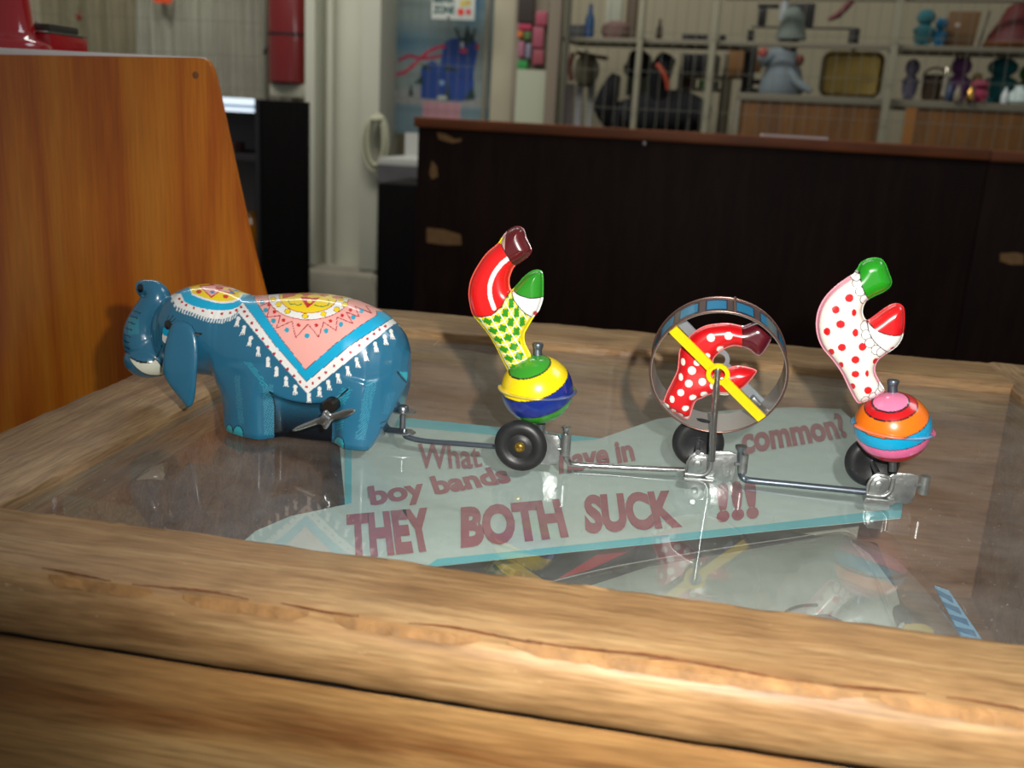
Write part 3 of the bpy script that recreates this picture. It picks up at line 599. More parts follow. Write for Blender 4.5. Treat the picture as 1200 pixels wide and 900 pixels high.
# seam along the back
sp = [(float(x), EY, float(np.interp(x, T3[:, 0], T3[:, 2]))-.0003) for x in np.linspace(T3[5, 0], T3[-3, 0], 60)]
BLUET = mat('blue_tin', (38, 106, 138), .28, coat=.8)
earp = [(201.4, 381.4), (211, 379.6), (220, 383), (226, 391), (230, 404), (231.5, 422), (230.5, 444.5), (228.5, 462), (225, 472), (220, 473), (211, 462), (200.5, 448), (194.5, 436), (193.5, 423), (195, 407), (197.5, 391)]
def ear(side):
    o = inflate('ear', earp, EY, .0012, 8, .5, None, BLUET, ele, step=1.2)
    a = np.empty(len(o.data.vertices)*3, 'f'); o.data.vertices.foreach_get('co', a); a = a.reshape(-1, 3)
    zt = P(211, 380, EY)[2]; dy = a[:, 1]-EY; k = (zt-a[:, 2])/.036; a[:, 1] = -.0190-.0030*np.sin(np.clip(k, 0, 1)*2.2)-.0005*k+dy
    # move so that the near ear covers its traced place
    sh = P(211, 420, .404)-P(211, 420, EY); a[:, 0] += sh[0]; a[:, 2] += sh[2]
    if side > 0: a[:, 1] *= -1
    a[:, 1] += EY; o.data.vertices.foreach_set('co', a.ravel()); o.data.update()
    if side > 0: o.data.flip_normals()
    return o
ear(-1); ear(1)
p = P(231, 391, .4065); box('ear_tab', p[0]-.002, p[0]+.002, .4045, .4085, p[2]-.0006, p[2]+.0004, STEEL, ele)
tp = [P(*q, .437) for q in ((166, 400), (160, 392), (154.5, 383), (152, 377.5))]
tube('tusk', catmull(tp, 5), [.003, .0029, .0028, .0027, .0026, .0025, .0024, .0023, .0022, .0021, .002, .0018, .0015, .0012, .0008, .0003], mat('ivory_enamel', (232, 232, 214), .35), ele, 14)
tube('nostril', [P(170, 338, EY), P(162.9, 338, EY)], [.0024, .0026], mat('hole_black', (8, 10, 16), .6), ele, 16)
# winding key
ky = .3925; kc = P(383, 486, ky)
lathe('key_barrel', [(0, -.009), (.0034, -.009), (.0034, 0), (.0026, .0012), (0, .0012)], (kc[0]-.0006, ky+.004, kc[2]+.0026), mat('dark_metal', (60, 54, 48), .4, .8), ele, (0, -1, 0), 20)
key = inflate('winding_key', [(346, 502), (352, 497), (368, 491), (377, 487), (381, 481), (385, 479), (388, 483), (393, 483), (407, 478), (417, 476.5), (420, 479), (412, 485), (398, 490), (390, 493), (386, 500), (382, 501), (378, 496), (366, 499), (352, 503)], ky-.001, .0004, 2, .4, None, BRIGHT, ele, step=.7)
a = np.empty(len(key.data.vertices)*3, 'f'); key.data.vertices.foreach_get('co', a); a = a.reshape(-1, 3)
a[:, 1] += -.0035*np.clip(np.abs(a[:, 0]-kc[0])/.014, 0, 1)+.0022*np.exp(-((a[:, 0]-kc[0])/.0022)**2)*-1; key.data.vertices.foreach_set('co', a.ravel()); key.data.update()
bm = bmesh.new(); M = Matrix.Translation(Vector([float(kc[0]+.0002), ky-.0035, float(kc[2]-.0008)]))@Matrix.Rotation(.6, 4, 'Y'); abox(bm, -.0016, .0016, -.0016, .0016, -.0021, .0021, .0005, M)
bmo('key_rivet', bm, BRIGHT, ele, auto=40)
# hitch at the tail: two eared plates and a pin
hp = P(472, 492, EY); hx = hp[0]
for (zz_, x0) in ((P(472, 481, EY)[2], 458), (P(470, 505, EY)[2], 452)):
    pts = [(P(x0, 490, EY)[0], EY-.0042), (hx+.002, EY-.0048), (hx+.0058, EY-.002), (hx+.0062, EY+.001), (hx+.003, EY+.0045), (P(x0, 490, EY)[0], EY+.0042)]
    prism('hitch_plate', [(a, b, zz_) for a, b in pts], (0, 0, -.0006), STEEL, ele)
tube('hitch_pin', [(hx, EY, P(472, 508, EY)[2]), (hx, EY, P(472, 482, EY)[2])], .0014, STEEL, ele, 14)
lathe('pin_head', [(0, 0), (.0026, 0), (.0026, .0018), (.0021, .0024), (0, .0024)], (hx, EY, P(472, 481, EY)[2]), STEEL, ele, (0, 0, 1), 18)

# ================================================================ CART PARTS
def wheel(parent, c, r, side=-1, th=.0062):
    """rubber wheel, axle along y; side -1 faces the viewer"""
    ax = (0, side, 0); t = th/2
    pr = [(0, -t*.5), (r*.45, -t*.6), (r*.62, -t), (r*.82, -t*.92), (r*.95, -t*.5), (r, 0), (r*.95, t*.5), (r*.86, t*.86), (r*.70, t*1.0), (r*.58, t*.86), (r*.46, t*.52), (r*.36, t*.58), (r*.30, t*.72), (r*.24, t*.74), (0, t*.74)]
    w_ = lathe('wheel', pr, c, RUBBER, parent, ax, 56)
    h = lathe('hub', [(r*.10, t*.7), (r*.20, t*.74), (r*.20, t*.95), (r*.16, t*1.1), (r*.12, t*.95), (r*.09, t*.98), (0, t*1.12)], c, BRASS, None, ax, 28, label='small brass hub')
    h.parent = w_; return w_
def bracket(parent, px, py, yb, wtop=None, s=1., wheel_gap=0):
    """cast bracket: px,py = bottom left corner in the drawing, yb its near face; returns key points"""
    k = P(px+1, py, yb)[0]-P(px, py, yb)[0]; o = P(px, py, yb)
    def q(u, v): return (o[0]+u*k*s, yb, o[2]+v*k*s)   # u right, v up in drawing px
    bm = bmesh.new()
    foot = [q(0, 0), q(36, 0), q(37, 7), q(2, 7)]; aprism(bm, [(a, b-.0022, c) for a, b, c in foot], (0, .0062, 0))
    bmesh.ops.bevel(bm, geom=list(bm.edges), offset=.0004, segments=2, affect='EDGES')
    p0 = len(bm.verts)
    bmo('bracket_foot', bm, CAST, parent, auto=40)
    plate = [q(3, 7), q(3, 22), q(6, 31), q(12, 36), q(22, 36), (q(29, 33)), q(33, 36), q(36, 40), q(52, 41), q(61, 39), q(62, 32), q(60, 14), q(58, 4), q(52, 1), q(38, 1), q(36, 6)]
    pp = [(a, b+.0012, c) for a, b, c in plate]
    prism('bracket_plate', pp, (0, .0013, 0), CAST, parent, .0003)
    boss = [q(*t) for t in ((5, 9), (5, 22), (8, 30), (14, 34), (26, 33), (28, 29), (28, 12), (26, 9))]
    prism('axle_boss', [(a, b-.0003, c) for a, b, c in boss], (0, .0016, 0), CAST, parent, .0006)
    c = q(16, 23); lathe('rivet', [(0, 0), (.0019, 0), (.0017, .0006), (.0009, .0009), (0, .0009)], (c[0], c[1]-.0002, c[2]), CAST, parent, (0, -1, 0), 16)
    # curved fillet rib between foot and post
    tube('rib', catmull([q(3, 9), q(20, 9), q(27, 12), q(31, 19), q(31.5, 34)], 5), .0010, CAST, parent, 10)
    kk = q(69, 30); tube('knuckle', [(kk[0], yb+.0012, q(0, 17)[2]), (kk[0], yb+.0012, q(0, 40)[2])], .0021, CAST, parent, 18)
    tube('knuckle_arm', [q(59, 28), (kk[0], yb+.0012, q(0, 28)[2])], .0009, CAST, parent, 8)
    return q, k, (kk[0], yb+.0012)
def drawbar(parent, pts, r, m, head=True):
    t = tube('draw_rod', catmull(pts, 6), r, m, parent, 14); p = pts[0]
    if head: lathe('rod_head', [(0, -.0006), (r*.95, -.0006), (r*1.7, .0012), (r*1.8, .0022), (r*.9, .0020), (0, .0020)], p, BRIGHT if m is BRIGHT else STEEL, parent, (0, 0, 1), 16)
def ball(parent, pc, y, rpx, bands, fl_c):
    c = P(pc[0], pc[1], y); k = P(pc[0]+1, pc[1], y)[0]-c[0]; r = rpx*k
    nrm = R@np.array([-.27, .80, .54]); nrm /= np.linalg.norm(nrm)
    prof = []
    for i in range(121):
        th = math.pi*i/120; rr = r*math.sin(th); h = r*math.cos(th)*.96
        prof.append((rr if 0 < i < 120 else 0, h))
        if i == 59: prof += [(r*1.02, .0006), (r*1.085, .0004), (r*1.10, 0), (r*1.085, -.0004), (r*1.02, -.0006)]
    bm = bmesh.new(); alathe(bm, prof, c, (0, 0, 1), 200); bmesh.ops.recalc_face_normals(bm, faces=bm.faces)
    me = bpy.data.meshes.new('ball'); bm.to_mesh(me); bm.free()
    a = np.array([v.co[:] for v in me.vertices])-c; rr = np.linalg.norm(a, axis=1); nn = a/rr[:, None]; hh = nn@nrm
    out = np.zeros((len(hh), 3)); 
    ks = [b[0] for b in bands]
    for i, (kv, c_) in enumerate(bands):
        out[hh < kv] = c_
    for i, (kv, c_) in enumerate(bands[1:]): out[np.abs(hh-kv) < .013] = (30, 24, 30)
    flm = rr > r*1.05; out[flm] = out[flm]*.55+np.array(fl_c)*.45
    cattr(me, out); link('ball', me, TIN, parent, smooth=True); return c, r, k
def sphere_bands(): pass
# ---------------------------------------------------------------- cart 1
g1 = 'clown carts hitched behind the tin elephant'
W1c = P(610, 523, .4055); r1 = .0118
c1 = thing('clown_cart', (W1c[0], .415, 0), 'tin cart with red and green plaid clown legs on a yellow and blue ball', 'toy', g1)
W1c = (W1c[0], .4055, r1+.0001); wheel(c1, W1c, r1)
tube('axle', [(W1c[0], .404, r1), (W1c[0], .4170, r1)], .0012, STEEL, c1, 12)
b1y = .413
kx = P(655, 530, b1y)
k1 = P(611, 530, b1y)[0]-P(610, 530, b1y)[0]
o1 = P(598, 541, b1y)
def q1(u, v): return (o1[0]+u*k1, b1y, o1[2]+v*k1)
prism('bracket_plate', [q1(8, 4), q1(40, 1), q1(54, 2), q1(57, 8), q1(57, 32), q1(53, 38), q1(40, 38), q1(36, 42), q1(27, 42), q1(20, 34), q1(8, 30)], (0, .002, 0), CAST, c1, .0003)
tube('post', [q1(32, 30), q1(33, 50)], .0022, STEEL, c1, 14)
pk = P(663, 520, .414); tube('knuckle', [(pk[0], .414, P(663, 533, .414)[2]), (pk[0], .414, P(663, 508, .414)[2])], .0023, CAST, c1, 18)
tube('knuckle_arm', [q1(54, 22), (pk[0], .414, q1(0, 22)[2])], .001, CAST, c1, 8)
# rod from the elephant's hitch to the cart
drawbar(c1, [P(474, 503, .424), P(474, 509, .423), P(480, 513, .422), P(500, 517, .421), P(540, 520, .419), P(590, 524, .417), P(604, 525, .4155)], .0013, ROD, False)
bc, br, bk = ball(c1, (629.5, 456), .415, 42, [(2, (52, 150, 34)), (.8, (250, 218, 0)), (.295, (12, 40, 128)), (-.28, (52, 150, 34))], (150, 150, 150))
tube('peg', [P(630, 420, .4165), P(630, 404, .4165)], [.0022, .0017], ROD, c1, 12); lathe('peg_head', [(0, 0), (.0021, 0), (.0026, .0020), (.0023, .0026), (0, .0026)], P(630, 409, .4165), ROD, c1, (0, 0, 1), 10)
K1 = lambda a, b: (a/4.615+540, b/4.615+255)
o_ = [K1(*p) for p in ((232, 92), (262, 62), (305, 45), (342, 60), (358, 110), (385, 170), (372, 205), (330, 240), (292, 265), (270, 310), (264, 350), (274, 388), (300, 365), (350, 310), (398, 282), (438, 288), (447, 320), (448, 380), (445, 440), (425, 500), (395, 540), (365, 590), (345, 632), (350, 680), (380, 745), (372, 785), (320, 822), (270, 845), (240, 800), (190, 700), (150, 632), (105, 575), (65, 525), (47, 460), (42, 400), (55, 330), (90, 260), (140, 190), (200, 138))]
def paint1(u, v, d):
    n = len(u); c = np.tile(np.array([44., 140, 30]), (n, 1))
    # plaid
    t = np.array([.50, .866]); x = u-K1(160, 560)[0]; y = v-K1(160, 560)[1]; al = x*t[0]+y*t[1]; ac = x*t[1]-y*t[0]
    al2 = al+.018*(ac-14)**2
    ga = np.abs(np.mod(al2+5, 12.5)-6.25); gc = np.abs(np.mod(ac+5.4, 11.5)-5.75)
    yel = ((6.25-ga) < 4.2)&((5.75-gc) < 3.2)|((6.25-ga) < 2.6)&((5.75-gc) < 4.6); c[yel] = (240, 216, 10)
    c[(6.25-ga < .75)|(5.75-gc < .8)] = (236, 240, 220)
    c[d < 4.0] = (246, 226, 0)
    bd = [K1(*p) for p in ((30, 530), (65, 527), (130, 527), (180, 517), (230, 472), (275, 388), (285, 375))]
    red = inside(u, v, [K1(20, 530)]+bd+[K1(305, 260), K1(232, 140), K1(150, 120), K1(20, 250)])
    c[red] = (214, 20, 20); c[line_d(u, v, bd) < .55] = (14, 14, 14)
    wl = line_d(u, v, catmull([K1(*p) for p in ((278, 205), (230, 245), (190, 300), (170, 360), (172, 420), (192, 480))], 4)); c[red&(wl < 2.6)] = (244, 240, 236)
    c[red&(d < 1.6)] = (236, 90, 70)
    mar = inside(u, v, [K1(*p) for p in ((235, 148), (300, 262), (420, 240), (420, 30), (200, 20), (225, 110))]); c[mar] = (84, 10, 18); c[mar&(u < K1(250, 0)[0])] = (190, 150, 140)
    c[line_d(u, v, [K1(228, 140), K1(300, 264)]) < .5] = (14, 14, 14)
    wh = [K1(*p) for p in ((280, 395), (300, 440), (335, 485), (385, 535), (470, 530), (470, 420), (370, 425), (290, 388))]; m = inside(u, v, wh); c[m] = (240, 240, 238)
    g = inside(u, v, [K1(*p) for p in ((285, 388), (330, 412), (375, 426), (460, 430), (460, 260), (390, 260), (300, 340))]); c[g] = (40, 140, 30)
    c[line_d(u, v, [K1(*p) for p in ((285, 388), (330, 412), (375, 426), (450, 428))]) < .5] = (14, 14, 14); c[line_d(u, v, [K1(*p) for p in ((280, 395), (300, 440), (335, 485), (385, 530))]) < .5] = (14, 14, 14)
    c[ell(u, v, K1(405, 515), 2, 3.4)] = (200, 40, 50)
    return c
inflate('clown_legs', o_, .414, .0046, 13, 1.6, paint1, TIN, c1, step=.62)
# ---------------------------------------------------------------- cart 2 with the hoop
b2y = .4235
c2 = thing('hoop_cart', (P(830, 560, b2y)[0], .43, 0), 'tin cart carrying a metal hoop with a yellow spoke and red polka dot clown legs', 'toy', g1)
r2 = .0118; W2 = P(817, 528, .437); wheel(c2, (W2[0], .437, r2+.0001), r2, 1)
tube('axle', [(W2[0], .4235, r2), (W2[0], .437, r2)], .0012, STEEL, c2, 12)
q, k, kn = bracket(c2, 799, 563, b2y)
b2c = P(841, 429, b2y)
tube('support_rod', catmull([P(834, 540, b2y), P(836, 500, b2y), P(839, 465, b2y), P(841, 434, b2y), P(841.3, 429.5, b2y+.001), P(841.3, 429, b2y+.004), P(841.3, 429.4, b2y+.012)], 5), .00155, BRIGHT, c2, 16)
p663 = .414
drawbar(c2, [P(663, 505, .414), P(663, 520, .414), P(663, 536, .4145), P(666, 541, .4155), P(673, 544, .417), P(720, 547, .420), P(770, 549.5, .4225), P(802, 551, .4245)], .00125, BRIGHT)
# hoop
hy = .4305; hc = P(841.5, 428.5, hy); hk = P(842, 428, hy)[0]-P(841, 428, hy)[0]; hr = 79.5*hk; tilt = math.radians(13); hw = .0078
HM = Matrix.Translation(Vector([float(v) for v in hc]))@Matrix.Rotation(tilt, 4, 'X')     # local y = hoop axis
nu, nv = 720, 22; vs = []; fs = []; cc = []
for s_, rr in ((0, hr), (1, hr-.0006)):
    for i in range(nu):
        a = 2*math.pi*i/nu
        for j in range(nv+1):
            y = -hw+2*hw*j/nv; vs.append(HM@Vector((rr*math.sin(a), y, rr*math.cos(a))))
            c = (94, 74, 74)
            if s_ == 0:
                ad = (math.degrees(a)+180) % 360-180; t = (ad+7.5+23.6*20) % 23.6; t = min(t, 23.6-t); f = abs(y)/hw
                if t < 9.2 and f < .80: c = (14, 20, 60)
                if t < 8.0 and f < .62: c = (10, 140, 190)
                if 38 < ad < 52 and f < .7: c = (150, 170, 160) if math.sin(ad*6+y*4000) > 0 else (40, 110, 140)
            else: c = (150, 146, 140)
            cc.append(c)
m1 = nu*(nv+1)
def vid(s, i, j): return s*m1+(i % nu)*(nv+1)+j
for s_ in (0, 1):
    for i in range(nu):
        for j in range(nv):
            f = (vid(s_, i, j), vid(s_, i+1, j), vid(s_, i+1, j+1), vid(s_, i, j+1)); fs.append(f if s_ else f[::-1])
for i in range(nu):
    fs.append((vid(0, i, 0), vid(0, i+1, 0), vid(1, i+1, 0), vid(1, i, 0))); fs.append((vid(0, i, nv), vid(1, i, nv), vid(1, i+1, nv), vid(0, i+1, nv)))
me = bpy.data.meshes.new('hoop'); me.from_pydata([v[:] for v in vs], [], fs); me.update(); cattr(me, np.array(cc, float))
HOOPM = mat('hoop_tin', rough=.3, metal=.35, coat=.4, attr='paint'); hoop = link('hoop', me, HOOPM, c2, smooth=True); me.set_sharp_from_angle(angle=math.radians(50))
RIM = mat('rim_copper', (150, 118, 108), .3, .9)
for y in (-hw, hw):
    bm = bmesh.new(); n_ = 96; atube(bm, [HM@Vector(((hr+.0002)*math.sin(2*math.pi*i/n_), y, (hr+.0002)*math.cos(2*math.pi*i/n_))) for i in range(n_+1)], .00042, 8); o = bmo('rim', bm, RIM, None, auto=60); o.parent = hoop
lp_ = [HM@Vector((hr*math.sin(math.radians(8)), y, hr*math.cos(math.radians(8))+.0006)) for y in (-hw-.0003, 0, hw+.0003)]
tube('hoop_joint', lp_, .0006, RIM, c2, 8)
YELM = mat('yellow_enamel', (250, 212, 0), .25, coat=.7); GRYM = mat('grey_enamel', (150, 158, 162), .35, .3)
ang = math.atan2(-(493-380)*1.08, (889-791)); L_ = hr*1.0
def bar(y, m, name, sgn=1):
    bm = bmesh.new(); n_ = 30; d = Vector((math.cos(-.745), 0, math.sin(-.745))); s = Vector((-d.z, 0, d.x)); w_ = .0021; t = .0007
    prof = []
    pts = [(-L_*.985, 0)]
    # bar with a round eye in the middle: half strips around a ring
    Rr, ri = .0050, .0031
    for sg in (-1, 1):
        ring_o = []; x0 = math.sqrt(Rr*Rr-w_*w_)
        outline = [(sg*L_*.985, -w_), (sg*L_*.985, w_), (sg*x0, w_), (sg*x0, -w_)]
        aprism(bm, [HM@(d*a+s*b+Vector((0, y-t, 0))) for a, b in outline], (HM.to_3x3()@Vector((0, 2*t, 0))))
    alathe(bm, [(ri, -t), (Rr, -t), (Rr+.0002, 0), (Rr, t), (ri, t)], HM@Vector((0, y, 0)), HM.to_3x3()@Vector((0, 1, 0)), 40, True)
    bmesh.ops.remove_doubles(bm, verts=bm.verts, dist=1e-6)
    return bmo(name, bm, m, c2, auto=40)
bar(-hw-.0006, YELM, 'spoke'); b_ = bar(hw-.0012, GRYM, 'spoke'); b_['label'] = 'grey rear spoke'
d = Vector((math.cos(-.745), 0, math.sin(-.745)))
for sg in (-1, 1):
    c = HM@(d*sg*L_*.97+Vector((0, -hw+.0008, 0))); lathe('rivet', [(0, -.0016), (.0013, -.0016), (.0013, .0008), (0, .0012)], c, RIM, c2, HM.to_3x3()@Vector((0, -1, 0)), 12)
c = HM@(d*L_*.86+Vector((0, hw*.35, 0))); bm = bmesh.new(); abox(bm, -.0024, .0024, -.003, .003, -.0010, .0010, .0004, Matrix.Translation(c)@Matrix.Rotation(.745, 4, 'Y')); bmo('hoop_tab', bm, STEEL, c2, auto=40)
K2 = lambda a, b: (a/5.0+755, b/5.0+340)
o_ = [K2(*p) for p in ((440, 194), (510, 195), (575, 208), (610, 198), (650, 184), (692, 188), (725, 215), (752, 262), (728, 320), (684, 380), (650, 376), (610, 345), (560, 330), (515, 328), (465, 348), (425, 380), (405, 412), (420, 445), (480, 455), (540, 442), (600, 448), (657, 468), (645, 500), (592, 560), (545, 590), (490, 614), (440, 612), (390, 610), (340, 632), (303, 650), (285, 690), (262, 752), (235, 752), (190, 722), (150, 702), (112, 668), (130, 600), (165, 530), (192, 470), (200, 410), (207, 350), (240, 298), (290, 245), (355, 208))]
def paint2(u, v, d):
    c = np.tile(np.array([206., 12, 22]), (len(u), 1))
    for a, b, r, *e in ((390, 267, 23), (492, 256, 23), (445, 338, 21), (228, 410, 13, 21), (280, 457, 24), (215, 497, 13, 20), (262, 532, 22), (340, 522, 22), (215, 585, 20), (165, 625, 14, 20), (285, 615, 21, 17), (350, 598, 21, 17), (243, 677, 20, 16), (310, 410, 20), (400, 545, 16, 22), (370, 372, 16)):
        c[ell(u, v, K2(a, b), r/5, (e[0] if e else r)/5)] = (246, 240, 226)
    for a, b in ((128, 672), (168, 703), (210, 728), (248, 747)): c[ell(u, v, K2(a, b), 4.9, 4.6)] = (20, 14, 14); c[ell(u, v, K2(a, b+2), 4.2, 4.0)] = (246, 240, 226)
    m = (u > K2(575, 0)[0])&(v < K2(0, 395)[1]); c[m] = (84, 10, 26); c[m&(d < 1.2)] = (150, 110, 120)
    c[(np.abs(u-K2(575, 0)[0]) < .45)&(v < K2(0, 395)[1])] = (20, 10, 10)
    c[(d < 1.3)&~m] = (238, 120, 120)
    c[inside(u, v, [K2(400, 585), K2(500, 590), K2(500, 625), K2(400, 625)])] = (236, 228, 214)
    return c
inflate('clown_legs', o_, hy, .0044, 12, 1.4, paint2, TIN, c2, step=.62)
# ---------------------------------------------------------------- cart 3
b3y = .4172
c3 = thing('ball_cart', (P(1040, 590, b3y)[0], .43, 0), 'tin cart with red-dotted white clown legs on an orange, turquoise and pink ball', 'toy', g1)
W3 = P(1020, 553, .437); wheel(c3, (W3[0], .437, r2+.0001), r2, 1); tube('axle', [(W3[0], .4200, r2), (W3[0], .437, r2)], .0012, STEEL, c3, 12)
q, k, kn3 = bracket(c3, 1011, 587, b3y)
drawbar(c3, [P(868, 528, kn[1]), P(868, 540, kn[1]), P(868, 554, kn[1]), P(871, 560, .4215), P(880, 563, .4218), P(930, 568, .4218), P(980, 573, .4216), P(1014, 576.5, .4215)], .00145, ROD)
ball(c3, (1046, 500), .4265, 46, [(2, (240, 130, 170)), (.88, (206, 14, 22)), (.735, (246, 120, 12)), (.35, (0, 160, 206)), (.0, (236, 110, 160)), (-.36, (206, 14, 22))], (240, 130, 170))
tube('post', [P(1046, 552, .4265), P(1046, 536, .4265)], .0016, STEEL, c3, 12)
tube('peg', [P(1046, 462, .4275), P(1046, 447, .4275)], [.0021, .0019], ROD, c3, 12); lathe('peg_head', [(0, 0), (.0021, 0), (.0026, .0020), (.0023, .0026), (0, .0026)], P(1046, 452, .4275), ROD, c3, (0, 0, 1), 10)
K3 = lambda a, b: (a/4.864+945, b/4.864+295)
o_ = [K3(*p) for p in ((285, 100), (308, 62), (345, 40), (390, 32), (428, 40), (452, 68), (470, 115), (487, 165), (478, 200), (440, 230), (400, 248), (362, 268), (340, 285), (325, 315), (322, 350), (342, 388), (380, 368), (430, 330), (480, 300), (520, 293), (553, 312), (560, 360), (558, 430), (545, 495), (515, 540), (475, 570), (430, 600), (400, 635), (392, 680), (418, 738), (445, 790), (400, 825), (360, 845), (300, 862), (275, 840), (240, 775), (200, 692), (150, 620), (92, 550), (62, 480), (54, 400), (70, 320), (110, 250), (170, 190), (240, 140), (265, 125))]
def paint3(u, v, d):
    c = np.tile(np.array([240., 236, 224]), (len(u), 1)); BKc = (24, 20, 24)
    for a, b, r, *e in ((234, 252, 24), (158, 318, 22), (261, 335, 14, 20), (185, 400, 25, 22), (110, 442, 19, 22), (269, 448, 17, 22), (193, 530, 23, 21), (308, 527, 22), (135, 560, 16, 20), (269, 600, 23, 21), (190, 635, 13, 20), (386, 612, 18, 18), (269, 681, 22, 19), (335, 678, 11, 18), (256, 755, 15, 18), (340, 773, 22, 21)):
        c[ell(u, v, K3(a, b), r/4.864, (e[0] if e else r)/4.864)] = (212, 16, 26)
    left = (d < 3.6)&((u < K3(150, 0)[0])|(v > K3(0, 575)[1])|inside(u, v, [K3(*p) for p in ((30, 500), (30, 200), (250, 90), (275, 150), (150, 260), (110, 500))]))
    c[left] = (240, 160, 176)
    sc1 = [(286, 150), (300, 200), (318, 245), (335, 280)]
    for a, b in ((280, 172), (295, 215), (322, 262), (275, 132)): dd_ = np.hypot(u-K3(a, b)[0], v-K3(a, b)[1]); c[(dd_ < 5.4)] = (244, 242, 238); c[np.abs(dd_-5.4) < .4] = BKc
    for a, b in ((325, 415), (330, 460), (350, 505), (385, 545), (415, 560)): dd_ = np.hypot(u-K3(a, b)[0], v-K3(a, b)[1]); m = (dd_ < 5.6)&~(d < 0); c[m] = (244, 242, 238); c[np.abs(dd_-5.6) < .4] = BKc
    inner = inside(u, v, [K3(*p) for p in ((340, 392), (345, 440), (370, 490), (410, 530), (470, 575), (575, 540), (575, 280), (480, 280))]); c[inner] = (240, 238, 234)
    c[line_d(u, v, catmull([K3(*p) for p in ((341, 392), (345, 440), (370, 490), (410, 530), (468, 572))], 4)) < .5] = BKc
    g = inside(u, v, [K3(*p) for p in ((297, 108), (302, 170), (325, 230), (358, 275), (520, 260), (520, 10), (300, 10), (270, 100))]); c[g] = (28, 146, 20)
    c[line_d(u, v, catmull([K3(*p) for p in ((297, 108), (302, 170), (325, 230), (358, 275))], 4)) < .5] = BKc
    rd = inside(u, v, [K3(*p) for p in ((342, 390), (375, 425), (420, 450), (480, 464), (580, 462), (580, 270), (480, 280))]); c[rd] = (210, 16, 22)
    c[line_d(u, v, catmull([K3(*p) for p in ((342, 390), (375, 425), (420, 450), (480, 464), (570, 462))], 4)) < .5] = BKc
    c[ell(u, v, K3(485, 540), 3.6, 1.6)] = (206, 30, 50)
    for a, b in ((330, 835), (372, 812), (408, 788), (425, 762)): dd_ = np.hypot(u-K3(a, b)[0], v-K3(a, b)[1]); c[(dd_ < 5.2)] = (244, 242, 238); c[(np.abs(dd_-5.2) < .4)] = BKc
    c[line_d(u, v, catmull([K3(*p) for p in ((262, 128), (275, 115), (300, 120))], 3)) < .5] = BKc
    return c
inflate('clown_legs', o_, .4245, .0050, 14, 1.5, paint3, TIN, c3, step=.62)

# ================================================================ WOODEN BOARD UNIT AT LEFT
py_ = .70; lc = thing('pine_cabinet', (-.48, .75, FLOOR), 'varnished orange pine cabinet end with a slanted edge, left of the glass case', 'cabinet')
edge = catmull([(230, 67.5), (238, 68.5), (243.5, 71.5), (247, 78), (253, 100), (266, 160), (281, 230), (296, 295), (309, 345), (316, 372)], 3)
pts = [P(-130, 61.5, py_)]+[P(100, 65.5, py_)]+[P(*e, py_) for e in edge]; br_ = pts[-1]
pts += [(br_[0]+.03, py_, br_[2]-.12), (br_[0]+.05, py_, FLOOR), (P(-130, 61, py_)[0], py_, FLOOR)]
prism('end_board', pts, (0, .006, 0), PINE, lc, .0008)
zt = pts[0][2]
tz = P(100, 64, .72)[2]
xr0 = P(243, 68, .71)[0]
prism('top_board', [(P(-130, 60, .71)[0], .707, tz-.004), (xr0+.001, .707, tz-.004), (xr0-.16, .95, tz-.004), (-.80, .95, tz-.004), (-.80, .71, tz-.004)], (0, 0, .0055), mat('edge_highlight', (235, 238, 242), .2, coat=.6), lc, .0008, label='thin top coloured white as its edge highlight')  # white colour stands in for the highlight along the cabinet's top edge
box('carcass', -.78, -.53, .708, .94, FLOOR, tz-.004, PINE, lc)
kn_ = P(229, 88, .6998); lathe('knot', [(0, .0002), (.0016, .0002), (.0026, 0), (.0026, -.0005)], kn_, mat('knot_wood', (150, 96, 52), .6, vary=.5, vscale=900), lc, (0, -1, 0), 16, label='small worn knot')
rz = tz+.0016
red = thing('red_enamel_machine', (P(15, 62, .76)[0], .78, rz), 'glossy red enamel appliance with a round column and box base, on the cabinet top', 'appliance')
REDM = mat('red_enamel', (170, 8, 26), .12, coat=1.)
cxr = P(-6, 30, .77)[0]; kk = P(1, 30, .77)[0]-P(0, 30, .77)[0]
lathe('column', [(0, 0), (44*kk, 0), (44*kk, 8*kk), (41*kk, 12*kk), (34*kk, 14*kk), (30*kk, 18*kk), (28*kk, 22*kk), (24*kk, 60*kk), (22*kk, 100*kk), (20*kk, 140*kk), (0, 145*kk)], (cxr, .785, rz), REDM, red, (0, 0, 1), 56)
bx0, bx1 = P(15, 50, .80)[0], P(62, 50, .80)[0]; bz1 = P(40, 38, .80)[2]
box('base_box', bx0, bx1+.001, .795, .85, rz, bz1, REDM, red, .003)
box('trim', bx0-.001, bx1, .794, .851, bz1, bz1+.0015, BRIGHT, red, .0004)
box('dark_tray', bx0-.003, bx1-.001, .80, .84, bz1+.0015, bz1+.008, mat('smoky_grey', (60, 58, 52), .3), red, .002)
prism('lever', [P(*p, .80) for p in ((24, 14), (30, 18), (42, 27), (43, 33), (24, 34))], (0, .006, 0), mat('dark_brown_plastic', (46, 38, 36), .3), red, .0006)

